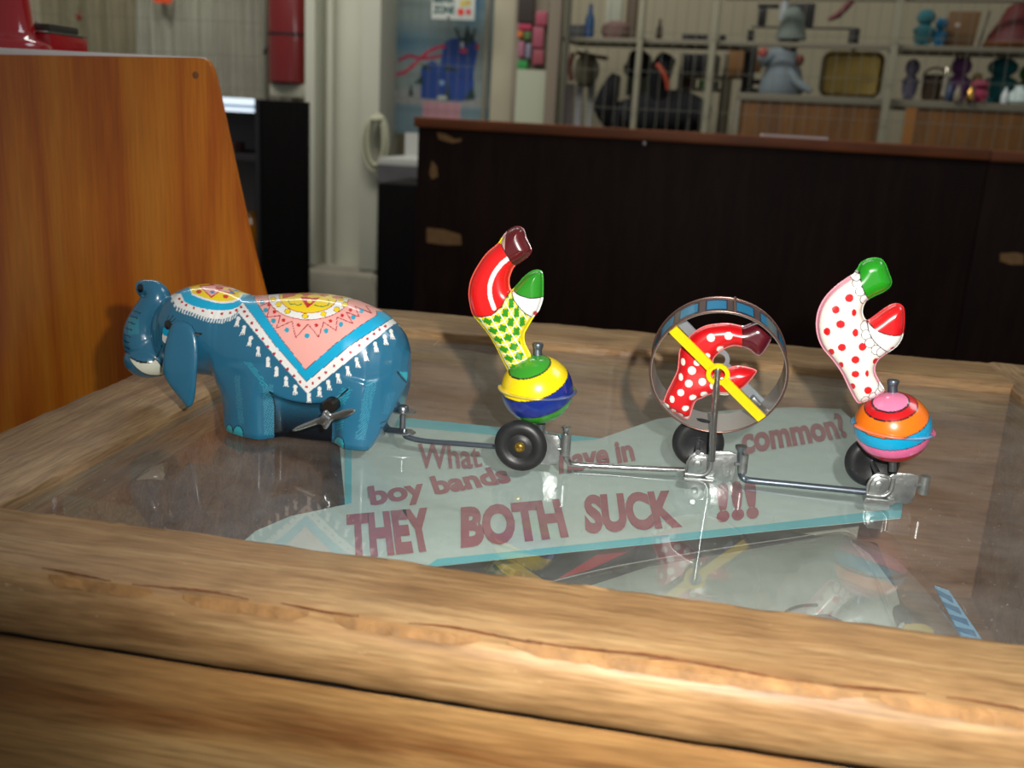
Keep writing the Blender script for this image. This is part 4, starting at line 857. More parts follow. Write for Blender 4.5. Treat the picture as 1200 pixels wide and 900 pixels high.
# ================================================================ DARK BOOKCASE BACK
by = 2.6; a0 = P(488, 137, by); zt = .1445; x1 = P(1161, 170, by)[0]
bk_ = thing('bookcase', ((a0[0]+x1)/2, by+.15, FLOOR), 'long dark brown low bookcase seen from behind, with chipped laminate and reddish top', 'cabinet')
DARK = wood('dark_laminate', (28, 14, 9), (35, 18, 12), (44, 24, 17), 2, .5, 10, .5, bump=.05, spec=.15)
box('back_board', a0[0]+.006, x1, by, by+.02, FLOOR, zt-.026, DARK, bk_, .001)
box('carcass', a0[0]+.008, x1, by+.02, by+.30, FLOOR, zt-.026, DARK, bk_)
TOPR = wood('redbrown_top', (116, 56, 18), (136, 70, 24), (152, 84, 34), 0, .6, 10, .45)
box('top_board', a0[0]-.004, x1, by-.012, by+.31, zt-.026, zt, TOPR, bk_, .003)
bk2 = thing('bookcase', (1.0, by+.15, FLOOR), 'second dark bookcase butted against the right end of the long one', 'cabinet')
box('back_board', x1+.002, 1.4, by, by+.02, FLOOR, zt-.028, DARK, bk2, .001); box('top_board', x1+.002, 1.4, by-.010, by+.31, zt-.028, zt-.002, TOPR, bk2, .003); box('carcass', x1+.002, 1.4, by+.02, by+.30, FLOOR, zt-.028, DARK, bk2)
CHIP = mat('bare_chipboard', (150, 112, 70), .8, vary=.4, vscale=60)
chips = [[(500, 267), (520, 269), (540, 275), (541, 287), (520, 287), (500, 284)], [(512, 155), (522, 157), (533, 163), (541, 162), (540, 166), (530, 168), (514, 163)], [(506, 188), (512, 195), (513, 207), (506, 210), (503, 203)], [(1172, 297), (1190, 296), (1200, 298), (1200, 310), (1184, 310), (1172, 306)], [(896, 149), (930, 150), (972, 152), (972, 154), (930, 153), (896, 151)], [(1024, 172), (1030, 171), (1031, 176), (1026, 178)]]
for i, ch in enumerate(chips):
    if i == 4: continue
    prism('chipped_patch', [P(a, b, by-.0006) for a, b in ch], (0, .001, 0), CHIP, bk2 if ch[0][0] > 1161 else bk_, label='bare tan patch where laminate has chipped')
p = P(755, 168, by); lathe('screw_head', [(0, .002), (.005, .001), (.005, -.001)], (p[0], by, p[2]), STEEL, bk_, (0, -1, 0), 12)
pa = P(895, 150.5, by); pb = P(972, 155, by)
tag(box('paper_strip', pa[0], pb[0], by+.01, by+.12, zt+.0004, zt+.006, mat('white_paper', (205, 200, 206), .6)), 'thin white folded paper lying on the long dark bookcase top', 'paper')

# ================================================================ LEFT BACKGROUND: black cabinet, white counter, extinguisher
by3 = 3.3; q0 = P(300, 116, by3); q1_ = P(359, 118, by3)
bc_ = thing('black_board', (q0[0]+.1, by3+.1, FLOOR), 'tall black board standing just left of the pale steel column', 'board')
BLKM = wood('black_laminate', (9, 8, 8), (12, 10, 10), (16, 13, 13), 2, .5, 10, .6, bump=.03, spec=.12)
box('side_board', q0[0], q1_[0]-.003, by3, by3+.04, FLOOR, q0[2]-.001, BLKM, bc_, .002)
box('edge_strip', q0[0]-.004, q0[0]+.012, by3-.004, by3+.04, FLOOR, q0[2], mat('black_edge', (30, 28, 30), .4), bc_, .001)
# extinguisher clamped to the column
ey_ = 4.60; f0 = P(315.5, 60, ey_)[0]; f1 = cx0-.002; fx = (f0+f1)/2; fr_ = (f1-f0)/2-.004; ez1 = P(335, 98, ey_)[2]
fe = thing('fire_extinguisher', (fx, ey_, ez1), 'red fire extinguisher cylinder with a dark band, left of the pale column', 'extinguisher')
lathe('cylinder', [(0, 0), (fr_*.94, 0), (fr_, .006), (fr_, .42), (fr_*.8, .47), (fr_*.3, .50), (0, .50)], (fx, ey_, ez1+.0005), mat('red_paint', (104, 6, 8), .3, coat=.6), fe, (0, 0, 1), 48)
bz = P(335, 41, ey_)[2]; lathe('strap', [(fr_+.0005, -.005), (fr_+.003, -.005), (fr_+.003, .005), (fr_+.0005, .005)], (fx, ey_, bz), mat('black_strap', (18, 14, 14), .5), fe, (0, 0, 1), 48, True)
tube('hose', [P(316, 50, ey_), P(312, 57, ey_), P(309, 64, ey_)], .006, mat('black_strap'), fe, 8)
tube('valve', [(fx, ey_, ez1+.49), (fx, ey_, ez1+.56)], .02, BRASS, fe, 12)
box('bracket_shelf', fx-fr_*.8, f1, ey_-.06, ey_+.08, P(335, 114, ey_)[2], ez1, mat('cloudy_plastic', (168, 166, 148), .35, coat=.3), fe, .008, label='cloudy pale bracket under the cylinder')
# white lit glass counter behind the black cabinet
gy = 3.7; g0 = P(200, 120, gy); g1 = P(300, 120, gy)
gc = thing('white_counter', (g0[0]+.2, gy+.2, FLOOR), 'pale counter with two bright white edges behind the pine cabinet', 'counter')
WG = mat('white_gloss', (225, 235, 245), .2, coat=.5)
z1 = P(280, 115, gy)[2]; z2 = P(280, 122.5, gy)[2]; z3 = P(280, 126, gy)[2]; z4 = P(280, 131, gy)[2]
EDGE_GLOW = mat('white_edge_glow', (225, 240, 255), .3, emit=.8)  # emission put into the counter edges for reflected light, not a lamp
box('edge_shine', g0[0]-.3, g1[0]+.0, gy-.01, gy+.02, z2, z1, EDGE_GLOW, gc, label='counter edge with its shine made by glow'); box('edge_shine', g0[0]-.3, g1[0]-.012, gy-.01, gy+.02, z4, z3, EDGE_GLOW, gc, label='counter edge with its shine made by glow')
box('counter_top', g0[0]-.3, g1[0]+.02, gy+.02, gy+.45, z4, z1-.004, mat('pale_grey', (120, 124, 124), .5), gc)
box('back_panel', g0[0]-.3, g1[0]+.02, gy+.43, gy+.45, FLOOR, z4, mat('grey_panel', (120, 118, 120), .7, vary=.2, vscale=5), gc)
zs_ = P(280, 184, gy)[2]; box('shelf', g0[0]-.3, g1[0]+.02, gy, gy+.43, zs_-.012, zs_+.012, mat('dark_shelf', (38, 34, 36), .6), gc)
box('shelf', g0[0]-.3, g1[0]+.02, gy, gy+.43, FLOOR+.10, FLOOR+.13, mat('dark_shelf'), gc)
box('upright', g1[0]-.025, g1[0]-.012, gy+.1, gy+.43, FLOOR, z4, mat('pale_grey'), gc)
jz = P(290, 268, gy)[2]; am = P(291, 250, gy+.15)
box('shelf', g0[0]-.3, g1[0]+.02, gy, gy+.43, jz-.16, jz-.145, mat('dark_shelf'), gc)
tag(lathe('amber_jar', [(0, 0), (.042, 0), (.05, .01), (.05, .13), (.044, .16), (.034, .18), (.034, .20), (0, .20)], (am[0], gy+.15, jz-.1445), mat('amber_glass', (150, 96, 10), .1, coat=1, spec=.8), auto=40), 'amber glass jar on the lower counter shelf beside the black cabinet', 'jar')
bxx = P(272, 172, gy+.2); tag(box('small_carton', bxx[0]-.03, bxx[0]+.035, gy+.15, gy+.25, zs_+.0125, zs_+.05, mat('faded_red_card', (110, 70, 66), .7), bev=.002), 'small faded reddish carton on the counter shelf', 'box')
# black low cabinet and grey cloth on table, right of column
lowy = 3.4; l0 = P(443, 212, lowy); l1 = P(492, 216, lowy)
tag(box('black_crate', l0[0], l1[0]+.10, lowy, lowy+.4, FLOOR, l0[2]-.006, BLKM, bev=.004), 'low black box unit between the pale column and the long bookcase', 'cabinet')
ta0 = P(452, 190, 4.0); ta1 = P(500, 190, 4.0)
tb = thing('white_table', (ta0[0]+.15, 4.15, FLOOR), 'white table with a grey cloth hanging at its front, right of the column', 'table')
ztb = P(470, 186, 4.0)[2]
box('table_top', ta0[0]-.03, ta1[0]+.4, 4.0, 4.4, ztb-.03, ztb, mat('white_laminate', (178, 178, 172), .5), tb, .004)
box('cloth', ta0[0]-.03, ta1[0]+.4, 3.985, 3.999, P(470, 216, 4)[2], ztb-.028, mat('grey_cloth', (92, 90, 92), .9, vary=.4, vscale=14), tb)
for x in (ta0[0]-.0, ta1[0]+.36):
    for y in (4.03, 4.37): box('leg', x-.015, x+.015, y-.015, y+.015, FLOOR, ztb-.03, mat('white_laminate'), tb)
box('splashback', ta0[0]-.03, ta1[0]+.4, 4.37, 4.39, ztb, P(470, 155, 4.37)[2], mat('white_laminate'), tb)
# coiled pale hose on the column
cc_ = P(448, 168, 4.46); coil = thing('hose_coil', (cc_[0], 4.45, cc_[2]), 'coiled off-white cable hanging on the right side of the steel column', 'cable')
HOSE = mat('offwhite_hose', (176, 176, 150), .5)
for i, (dx, dz, rx_, rz_) in enumerate(((0, 0, .052, .125), (.006, .004, .045, .117), (-.004, -.006, .058, .12), (.002, .008, .038, .108))):
    pts = [(cx1+.005+rx_*math.sin(t)+dx, 4.47-.012*i, cc_[2]+dz+rz_*math.cos(t)) for t in np.linspace(0, 2*math.pi, 33)]; tube('loop', pts, .009, HOSE, coil, 8)
tube('wrap', [(cx1+.01+.02*math.sin(t), 4.45+.045*math.cos(t), cc_[2]+.105) for t in np.linspace(0, 2*math.pi, 15)], .009, HOSE, coil, 8)
box('hook', cx1-.01, cx1+.02, 4.45, 4.50, cc_[2]+.10, cc_[2]+.112, STEEL, coil)

# ================================================================ WIRE CAGE ALONG THE BACK
CAGE = mat('wire_grey', (120, 118, 104), .6, .3)
def mesh_panel(x0, x1, y, z0, z1, label, dx=.047, dz=.155, r=.0010):
    t = thing('wire_mesh_panel', ((x0+x1)/2, y, z0), label, 'wire panel', 'wire mesh panels along the back'); bm = bmesh.new()
    x = x0
    while x < x1: abox(bm, x-r, x+r, y-r, y+r, z0, z1); x += dx
    z = z0
    while z < z1: abox(bm, x0, x1, y-3*r, y-r, z-r, z+r); z += dz
    bmo('wires', bm, CAGE, t, kind='stuff')
    for xx in (x0, x1): box('frame_post', xx-.010, xx+.010, y-.010, y+.010, FLOOR, z1, CAGE, t)
    box('frame_rail', x0, x1, y-.008, y+.008, z1-.016, z1, CAGE, t)
    return t
my = 4.71
mesh_panel(P(-40, 100, my)[0], P(311, 100, my)[0], my, FLOOR+.4, 1.4, 'pale wire mesh panel behind the pine cabinet, left of the column')
mesh_panel(P(446, 100, my)[0], P(568, 100, my)[0], my, FLOOR+.4, 1.4, 'wire mesh panel in front of the blue snow poster')
my2 = 4.28
rack_mesh = mesh_panel(P(653, 100, my2)[0], P(1290, 100, my2)[0], my2, FLOOR+.4, 1.4, 'long wire mesh panel in front of the toy shelves')
# hanging plastic sheets left
def drape(name, px0, px1, py0, py1, y, colr, label, n=40, amp=.02, seed=0, fold=5):
    r = np.random.RandomState(seed); a = P(px0, py1, y); b = P(px1, py1, y); zt_ = P((px0+px1)/2, py0, y)[2]; zb2 = P((px0+px1)/2, py1, y)[2]; bm = bmesh.new(); G = []
    ph = r.rand(4)*6
    for i in range(n+1):
        s = i/n; x = a[0]+(b[0]-a[0])*s; row = []
        for j in range(13):
            t = j/12; off = amp*(math.sin(s*fold*6+ph[0]+t*1.1)+.5*math.sin(s*fold*13+ph[1]-t*2))
            row.append(bm.verts.new((float(x), float(y+off), float(zt_+(zb2-zt_)*t))))
        G.append(row)
    for i in range(n):
        for j in range(12): bm.faces.new((G[i][j], G[i+1][j], G[i+1][j+1], G[i][j+1]))
    bmesh.ops.solidify(bm, geom=list(bm.faces), thickness=.003)
    o = bmo(name, bm, mat('drape_%d_%d_%d' % colr, colr, .6, vary=.2, vscale=4), None, smooth=True); tag(o, label, 'sheet', 'sheets hanging behind the wire mesh'); return o
drape('hanging_sheet', 55, 170, -60, 130, 4.8, (176, 168, 138), 'creased beige sheet hanging behind the mesh above the pine cabinet', seed=1)
drape('hanging_sheet', 165, 262, -60, 135, 4.78, (204, 204, 186), 'pale plastic sheet hanging behind the mesh, middle of three', seed=2, fold=7)
drape('hanging_sheet', 258, 352, -60, 135, 4.76, (196, 192, 176), 'pale plastic sheet hanging next to the red fire extinguisher', seed=3, fold=6)
ot0, ot1 = P(180, 3, 4.7), P(201, 3, 4.7)
tag(box('orange_tag', ot0[0], ot1[0], 4.700, 4.7068, ot0[2], ot0[2]+.09, mat('orange_card', (214, 76, 30), .6)), 'orange card clipped high on the left wire mesh', 'card')
p = P(93, 20, 4.7); tag(lathe('red_hook', [(0, .01), (.012, .008), (.016, 0), (.01, -.01), (0, -.012)], (p[0], 4.698, p[2]), mat('dull_red', (120, 30, 26), .6), None, (0, -1, 0), 16), 'small dull red knob on the left wire mesh', 'knob')
# poster
pyy = 4.75; U0, U1, V0, V1 = 440, 577, -60, 158
us = np.linspace(0, 1, 160); vs = np.linspace(0, 1, 240); A, B = np.meshgrid(us, vs, indexing='ij')
x0p, x1p = P(U0, 80, pyy)[0], P(U1, 80, pyy)[0]; z0p, z1p = P(500, V0, pyy)[2], P(500, V1, pyy)[2]
u = U0+A*(U1-U0); v = V0+B*(V1-V0)
c = np.zeros(u.shape+(3,)); c[:] = (120, 134, 132)
t = np.clip((v-20)/30, 0, 1)*np.clip((75-v)/25, 0, 1)*np.clip((545-u)/70, 0, 1); c = c*(1-t[..., None]*.8)+np.array([50, 96, 124])*t[..., None]*.8
t = np.clip((u-525)/30, 0, 1)*np.clip((40-v)/40, 0, 1)*np.clip((570-u)/15, 0, 1); c = c*(1-t[..., None])+np.array([40, 90, 120])*t[..., None]
snow = v > 102+.05*(u-440)+3*np.sin(u*.06); c[snow] = (136, 138, 136); c[(v > 122)] = (104, 128, 136); c[(v > 117)&(u > 497)&(u < 542)&(v < 140)] = (176, 128, 136)
c[inside(u, v, [(494, 78), (500, 72), (508, 68), (516, 74), (520, 48), (526, 42), (538, 40), (556, 42), (560, 50), (556, 80), (557, 112), (540, 116), (495, 114)])] = (22, 58, 128)
for pts_, c_ in (([(440, 91), (458, 88), (474, 84), (486, 74), (500, 60), (512, 53), (520, 51)], (176, 34, 70)), ([(440, 78), (452, 72), (462, 67)], (120, 30, 70)), ([(468, 70), (480, 64), (492, 66), (506, 65), (516, 62)], (150, 34, 64))): c[line_d(u, v, catmull(pts_, 4)) < 2.1] = c_
DG = (14, 46, 48)
for pts_ in ([(461, 104), (463, 60), (466, 106)], [(450, 104), (453, 86), (456, 104)], [(480, 112), (483, 96), (486, 112)], [(540, 50), (546, 24), (554, 44)], [(497, 80), (494, 72), (510, 78)], [(520, 80), (524, 72), (540, 80)], [(486, 96), (496, 86), (498, 98)], [(522, 115), (526, 86), (530, 115)], [(545, 114), (556, 96), (559, 112)], [(512, 112), (518, 108), (522, 116)]): c[inside(u, v, pts_)] = DG
for x in (541, 552): c[line_d(u, v, [(x, 46), (x+3-(552-x)*1., 30)]) < 1.6] = DG
c[ell(u, v, (543, 55), 4, 3)] = (200, 60, 90); c[ell(u, v, (541, 48), 2, 4)] = (190, 196, 200); c[ell(u, v, (520, 112), 6, 3)] = (160, 170, 160); c[ell(u, v, (519, 94), 3, 3)] = (120, 150, 180); c[ell(u, v, (559, 50), 2.4, 4)] = (160, 30, 60)
vt = np.stack([x0p+A*(x1p-x0p), np.full(A.shape, pyy), z0p+B*(z1p-z0p)], -1).reshape(-1, 3); I = np.arange(160*240).reshape(160, 240)
fs = np.stack([I[:-1, :-1], I[1:, :-1], I[1:, 1:], I[:-1, 1:]], -1).reshape(-1, 4)
me = bpy.data.meshes.new('poster'); me.from_pydata(vt.tolist(), [], fs.tolist()); me.update(); cattr(me, c.reshape(-1, 3))
po = thing('snow_poster', ((x0p+x1p)/2, pyy, z1p), 'large pale blue winter poster with a red ribbon and dark blue castle shape', 'poster')
link('print', me, mat('poster_paper', rough=.6, attr='paint'), po); box('backing', x0p, x1p, pyy+.002, pyy+.012, z1p, z0p, mat('white_board', (180, 180, 176), .7), po)
# sign on the mesh
sy = 4.59; sg = thing('zone_sign', (P(530, 20, sy)[0], sy, P(530, 24, sy)[2]), 'small white sign with dark green lettering ending in ZONE, hung on the mesh', 'sign')
sx0, sx1 = P(505.5, 20, sy)[0], P(556, 20, sy)[0]; sz0 = P(530, 23, sy)[2]; sz1 = sz0+.17
box('board', sx0, sx1, sy, sy+.006, sz0, sz1, mat('sign_white', (196, 200, 192), .4), sg, .001)
GR = mat('sign_green', (10, 78, 74), .5)
kx_ = P(531, 10, sy)[0]-P(530, 10, sy)[0]
lettering('lettering', 'ZONE', (sx0+2*kx_, sy-.001, P(520, 16, sy)[2]), (25*kx_, 0, 0), (0, 0, 8.6*kx_), GR, sg, .045)
lettering('lettering', 'BEAR', (sx0+2*kx_, sy-.001, P(520, 3.5, sy)[2]), (25*kx_, 0, 0), (0, 0, 9*kx_), GR, sg, .045)
for (a, b, c_, d_) in ((540, 14, 5, (210, 60, 40)), (549, 14, 4, (200, 50, 60)), (543, 4, 5, (200, 180, 90)), (549, 3, 4, (190, 170, 80))): 
    p = P(a, b, sy); lathe('fruit_mark', [(0, .001), (c_*kx_*.8, .001), (c_*kx_*.8, 0)], (p[0], sy-.0006, p[2]), mat('mark%d' % d_[1], d_, .5), sg, (0, -1, 0), 12)
p = P(525.5, 20.5, sy); lathe('bulb_clip', [(0, .006), (.006, .004), (.008, 0)], (p[0], sy-.001, p[2]), BRIGHT, sg, (0, -1, 0), 12)
# cream boards and posts
CR = mat('cream_board', (168, 160, 136), .7, vary=.15, vscale=5); CR2 = mat('pale_green_board', (160, 164, 142), .7)
def slab(px0, px1, py0, py1, y, th, m, name, label, cat, bev=0, zbase=None):
    a = P(px0, (py0+py1)/2, y); b = P(px1, (py0+py1)/2, y); z1_ = P((px0+px1)/2, py0, y)[2]; z0_ = P((px0+px1)/2, py1, y)[2] if zbase is None else zbase
    o = box(name, a[0], b[0], y, y+th, z0_, z1_, m, bev=bev); tag(o, label, cat); return o
slab(578, 603, -60, 140, 4.7, .03, CR, 'cream_board', 'narrow cream upright board right of the blue poster', 'board', .003, FLOOR)
slab(604, 650, 82, 150, 4.45, .02, CR2, 'leaning_panel', 'pale greenish panel standing right of the cream board', 'panel', .003, FLOOR)
slab(642, 656, -60, 150, 4.4, .04, mat('taupe_post', (120, 108, 92), .7), 'taupe_post', 'taupe upright post at the left end of the toy shelves', 'post', .003, FLOOR)
# hanging toy packs
sup = slab(604, 643, -60, 82, 4.62, .02, mat('dim_beige', (128, 118, 102), .8), 'backing_board', 'dim beige board behind the hanging toy packets', 'board', .003, FLOOR)
for (a, b, c_, d_, col_, lb) in ((606, 625, -30, 25.5, (62, 54, 50), 'dark brown tall packet at the top left of the hanging toys'), (606, 622, 27, 34.5, (170, 50, 80), 'crimson pink packet below the dark brown one'), (605, 611.5, 35.5, 43, (200, 110, 40), 'small orange packet at the left of the hanging toys'), (612.5, 621, 36, 46, (80, 110, 60), 'olive green packet beside the small orange one'), (606, 613, 47.5, 66, (160, 100, 120), 'rose packet below the small orange one'), (614.5, 621, 50, 68, (130, 124, 140), 'lilac grey packet beside the rose one'), (605, 617, 70, 81, (50, 140, 70), 'bright green packet at the bottom of the hanging toys'), (626.5, 640, 12, 29, (164, 76, 94), 'dusty pink packet, topmost of the three in the right row'), (623, 636, 30.5, 55, (158, 80, 96), 'dusty pink packet, middle of the three in the right row'), (623, 636, 57, 75, (150, 74, 84), 'dusty pink packet, lowest of the three in the right row')):
    p0 = P(a, (c_+d_)/2, 4.56); p1 = P(b, (c_+d_)/2, 4.56)
    tag(box('toy_packet', p0[0], p1[0], 4.585, 4.6195, P(a, d_, 4.56)[2], P(a, c_, 4.56)[2], mat('packet%d_%d' % col_[:2], col_, .4), bev=.006), lb, 'toy packet', 'toy packets hanging on the beige board')
# ---- shelf rack on the right
ry = 4.35
MARK = set(bpy.data.objects)-{rack_mesh}
TH = math.radians(-11); ct, st = math.cos(TH), math.sin(TH)
def pre(px):
    """drawing column of a point before the rack is turned"""
    Q_ = P(925, 60, ry)[0]; ab = []
    for q in range(300, 1500, 4):
        x = P(q, 70, ry)[0]; nx_, ny_ = Q_+(x-Q_)*ct, ry+(x-Q_)*st; ab.append((float(proj(np.array([nx_, ny_, P(q, 70, ry)[2]]))[0]), q))
    return float(np.interp(px, [a for a, b in ab], [b for a, b in ab]))
SH = mat('shelf_grey', (128, 122, 104), .6, .2); POST = mat('post_grey', (150, 146, 124), .55, .2)
rk = thing('shelf_rack', (P(930, 60, ry)[0], ry+.2, FLOOR), 'grey metal shelf rack with two long shelves full of toys behind wire mesh', 'shelf')
xr0_, xr1_ = P(pre(657), 50, ry)[0], P(1290, 50, ry)[0]
zU = P(925, 50, ry)[2]; zTop = P(1100, 3, ry)[2]
box('front_rail', xr0_, xr1_, ry-.03, ry-.012, zU-.020, zU, SH, rk, .003)
box('shelf_board', xr0_, P(pre(868), 50, ry)[0], ry-.0115, ry+.25, zU-.018, zU, SH, rk, .002); box('shelf_board', P(pre(1042), 50, ry)[0], xr1_, ry-.0115, ry+.25, zU-.018, zU, SH, rk, .002)
box('top_rail', P(850, 3, ry)[0], xr1_, ry-.03, ry, zTop-.012, zTop, SH, rk, .002)
for (px_, w_) in ((656, 6), (750, 7), (835, 8), (1048, 9)):
    a = P(pre(px_)-w_/2, 80, ry-.05); b = P(pre(px_)+w_/2, 80, ry-.05); box('upright', a[0], b[0], ry-.055, ry-.033, FLOOR, 1.4, POST, rk, .003)
zL = P(1030, 116, ry)[2]
cab = thing('wooden_cabinet', (P(950, 130, ry)[0], ry+.2, FLOOR), 'orange-brown wooden cabinet with a pale top under the toy shelf, centre', 'cabinet')
BRW = wood('brown_ply', (96, 58, 8), (118, 74, 12), (136, 90, 20), 2, .5, 10, .5)
xa_, xb_ = P(pre(862), 130, ry)[0], P(pre(1036), 130, ry)[0]
box('body', xa_+.01, xb_, ry, ry+.45, FLOOR, zL-.03, BRW, cab, .003); box('top_board', xa_, xb_+.01, ry-.01, ry+.46, zL-.03, zL, SH, cab, .003); box('upright_edge', xa_, xa_+.02, ry-.012, ry, FLOOR, zL-.03, SH, cab, .002)
cab2 = thing('wooden_cabinet', (P(1130, 130, ry)[0], ry+.2, FLOOR), 'orange-brown wooden cabinet under the plush toys at the right end', 'cabinet')
xa2, xb2 = P(pre(1062), 130, ry)[0], xr1_
box('body', xa2, xb2, ry, ry+.45, FLOOR, zL-.03, BRW, cab2, .003); box('top_board', xb_+.012, xb2, ry-.01, ry+.46, zL-.03, zL, SH, cab2, .003); box('stile', xa2-.002, xa2+.04, ry-.008, ry, FLOOR, zL-.03, mat('ply_edge', (150, 96, 34), .5), cab2, .002)
zU += .001; zL += .001
# ---- things on the rack
def plush(name, px, y, ztop, zbase, wpx, colr, label, group='plush toys on the rack shelves', arms=True, ears=False, head=.42, cat='plush toy'):
    """small rounded plush: body, head, arms, feet"""
    x = P(px, 70, y)[0]; k = P(px+1, 70, y)[0]-x; h = ztop-zbase; w_ = wpx*k/2; m = mat('plush_%d_%d_%d' % colr, colr, .9, bump=.6, bscale=120)
    t = thing(name, (x, y, zbase), label, cat, group)
    bm = bmesh.new(); aball(bm, (x, y, zbase+h*.33), (w_*.95, w_*.7, h*.33), 20); bmo('body', bm, m, t, smooth=True)
    bm = bmesh.new(); aball(bm, (x, y-.004, zbase+h*(1-head/2)), (w_*.9, w_*.7, h*head/2), 20); bmo('head', bm, m, t, smooth=True)
    if arms:
        for s in (-1, 1): bm = bmesh.new(); atube(bm, [(x+s*w_*.5, y-.01, zbase+h*.52), (x+s*w_*.85, y-.015, zbase+h*.46), (x+s*w_*1.02, y-.02, zbase+h*.42)], [w_*.22, w_*.2, w_*.12], 10); bmo('arm', bm, m, t, smooth=True)
    for s in (-1, 1): bm = bmesh.new(); aball(bm, (x+s*w_*.42, y-.02, zbase+h*.08), (w_*.26, w_*.4, h*.08), 12); bmo('foot', bm, m, t, smooth=True)
    if ears:
        for s in (-1, 1): bm = bmesh.new(); aball(bm, (x+s*w_*.5, y, zbase+h*.97), (w_*.16, w_*.12, h*.07), 10); bmo('ear', bm, m, t, smooth=True)
    for s in (-1, 1): bm = bmesh.new(); aball(bm, (x+s*w_*.26, y-w_*.56, zbase+h*(1-head*.45)), (w_*.09, w_*.06, w_*.09), 8); bmo('eye', bm, mat('eye_black', (20, 18, 18), .3), t, smooth=True)
    return t
def zp(px, py, y): return P(px, py, y)[2]
sh_y = ry+.12
plush('plush_toy', 1078, sh_y, zp(1078, 14, sh_y), zU, 24, (60, 120, 128), 'teal round-headed plush on the upper shelf beside the brown box', arms=True)
plush('plush_toy', 1097, sh_y-.03, zp(1097, 26, sh_y), zU, 16, (30, 104, 140), 'small blue plush on the upper shelf beside the larger teal one', ears=True)
a = P(1107, 30, sh_y); b = P(1147, 30, sh_y)
bb = thing('brown_box', ((a[0]+b[0])/2, sh_y, zU), 'flat brown box with a small white label on the upper shelf', 'box')
prism('carton', [(a[0], sh_y, zU), (b[0]-.012, sh_y, zU), (b[0], sh_y+.02, zp(1127, 17, sh_y)), (a[0]+.014, sh_y+.02, zp(1127, 17, sh_y))], (0, .03, 0), mat('brown_card', (112, 82, 48), .7), bb, .002)
lc_ = P(1122, 33, sh_y); box('label_patch', lc_[0]-.009, lc_[0]+.009, sh_y+.007, sh_y+.02, lc_[2]-.008, lc_[2]+.008, mat('patch_white', (190, 176, 160), .6), bb)
tube_ = tag(tube('drum_stick', [P(1149, 45, sh_y-.01)*[1, 1, 0]+[0, 0, zU+.003], P(1158, 18, sh_y+.03)], .004, mat('dark_stick', (70, 60, 50), .6)), 'thin dark stick leaning by the brown box on the upper shelf', 'stick')
rc = thing('red_ornament', (P(1190, 40, sh_y)[0], sh_y, zU), 'dark red cone-shaped ornament on a brown tray, upper shelf right', 'ornament')
xx = P(1193, 30, sh_y)[0]; kq = P(2, 0, sh_y)[0]-P(1, 0, sh_y)[0]
lathe('tray', [(0, 0), (22*kq, 0), (26*kq, 4*kq), (25*kq, 5*kq), (0, 4*kq)], (xx, sh_y, zU), mat('tray_brown', (120, 74, 34), .5), rc, (0, 0, 1), 24)
lathe('cone', [(0, 5*kq), (24*kq, 5*kq), (22*kq, 12*kq), (15*kq, 24*kq), (11*kq, 34*kq), (0, 42*kq)], (xx, sh_y, zU), mat('cone_red', (100, 28, 28), .6, vary=.5, vscale=60), rc, (0, 0, 1), 24)
# lower right shelf plush
ly = ry+.10
plush('plush_toy', 1071, ly, zp(1071, 71, ly), zL, 19, (104, 98, 120), 'faded lavender plush on the lower shelf by the grey post', arms=True)
plush('plush_toy', 1128, ly, zp(1128, 70, ly), zL, 27, (106, 62, 108), 'purple round-headed plush on the lower shelf', arms=True, ears=True)
plush('plush_toy', 1177, ly+.06, zp(1180, 70, ly), zL, 38, (24, 96, 100), 'large dark teal plush with outstretched arm on the lower shelf', arms=True)
plush('plush_toy', 1154, ly-.09, zp(1156, 97, ly-.07), zL, 24, (160, 60, 88), 'small pink plush in front on the lower shelf', arms=False)
plush('plush_toy', 1149, ly+.01, zp(1150, 88, ly), zL, 14, (176, 142, 90), 'small tan plush behind the pink one on the lower shelf', arms=False)
plush('plush_toy', 1207, ly+.06, zp(1201, 78, ly), zL, 20, (50, 110, 40), 'green plush at the right edge of the lower shelf', arms=False)
xb0 = P(1095, 95, ly)[0]; bs = thing('brown_basket', (xb0, ly, zL), 'low dark brown woven basket between lavender and purple plush toys', 'basket')
lathe('bowl', [(0, 0), (8*kq, 0), (9.5*kq, 8*kq), (10*kq, 22*kq), (9*kq, 22*kq), (8.5*kq, 8*kq), (0, 3*kq)], (xb0, ly, zL), mat('basket_brown', (64, 46, 26), .7, vary=.5, vscale=100, bump=.8, bscale=160), bs, (0, 0, 1), 20)
tube('handle', [(xb0+9.5*kq*math.cos(t), ly, zL+20*kq+8*kq*math.sin(t)) for t in np.linspace(0, math.pi, 12)], .004, mat('basket_brown'), bs, 6)
def small(name, px, y, z0, h, r, colr, label, cat, rough=.4, metal=0):
    x = P(px, 100, y)[0]; return tag(lathe(name, [(0, 0), (r*.8, 0), (r, h*.15), (r*.9, h*.55), (r*.45, h*.75), (r*.4, h*.95), (0, h)], (x, y, z0), mat('sm_%s_%d_%d_%d' % ((name,)+colr), colr, rough, metal)), label, cat)
small('silver_ornament', 1107, ly-.09, zL, .13, .014, (210, 200, 180), 'shiny silver ornament beside the brown basket', 'ornament', .15, 1)
small('blue_bottle', 1115, ly-.10, zL, .075, .018, (40, 56, 90), 'small dark blue bottle in front of the brown basket', 'bottle')
small('cream_jar', 1124, ly-.12, zL, .06, .014, (150, 140, 118), 'small cream jar beside the dark blue bottle', 'jar')
small('gold_ornament', 1139, ly-.12, zL, .06, .016, (220, 170, 90), 'small gold ornament in front of the purple plush', 'ornament', .2, 1)
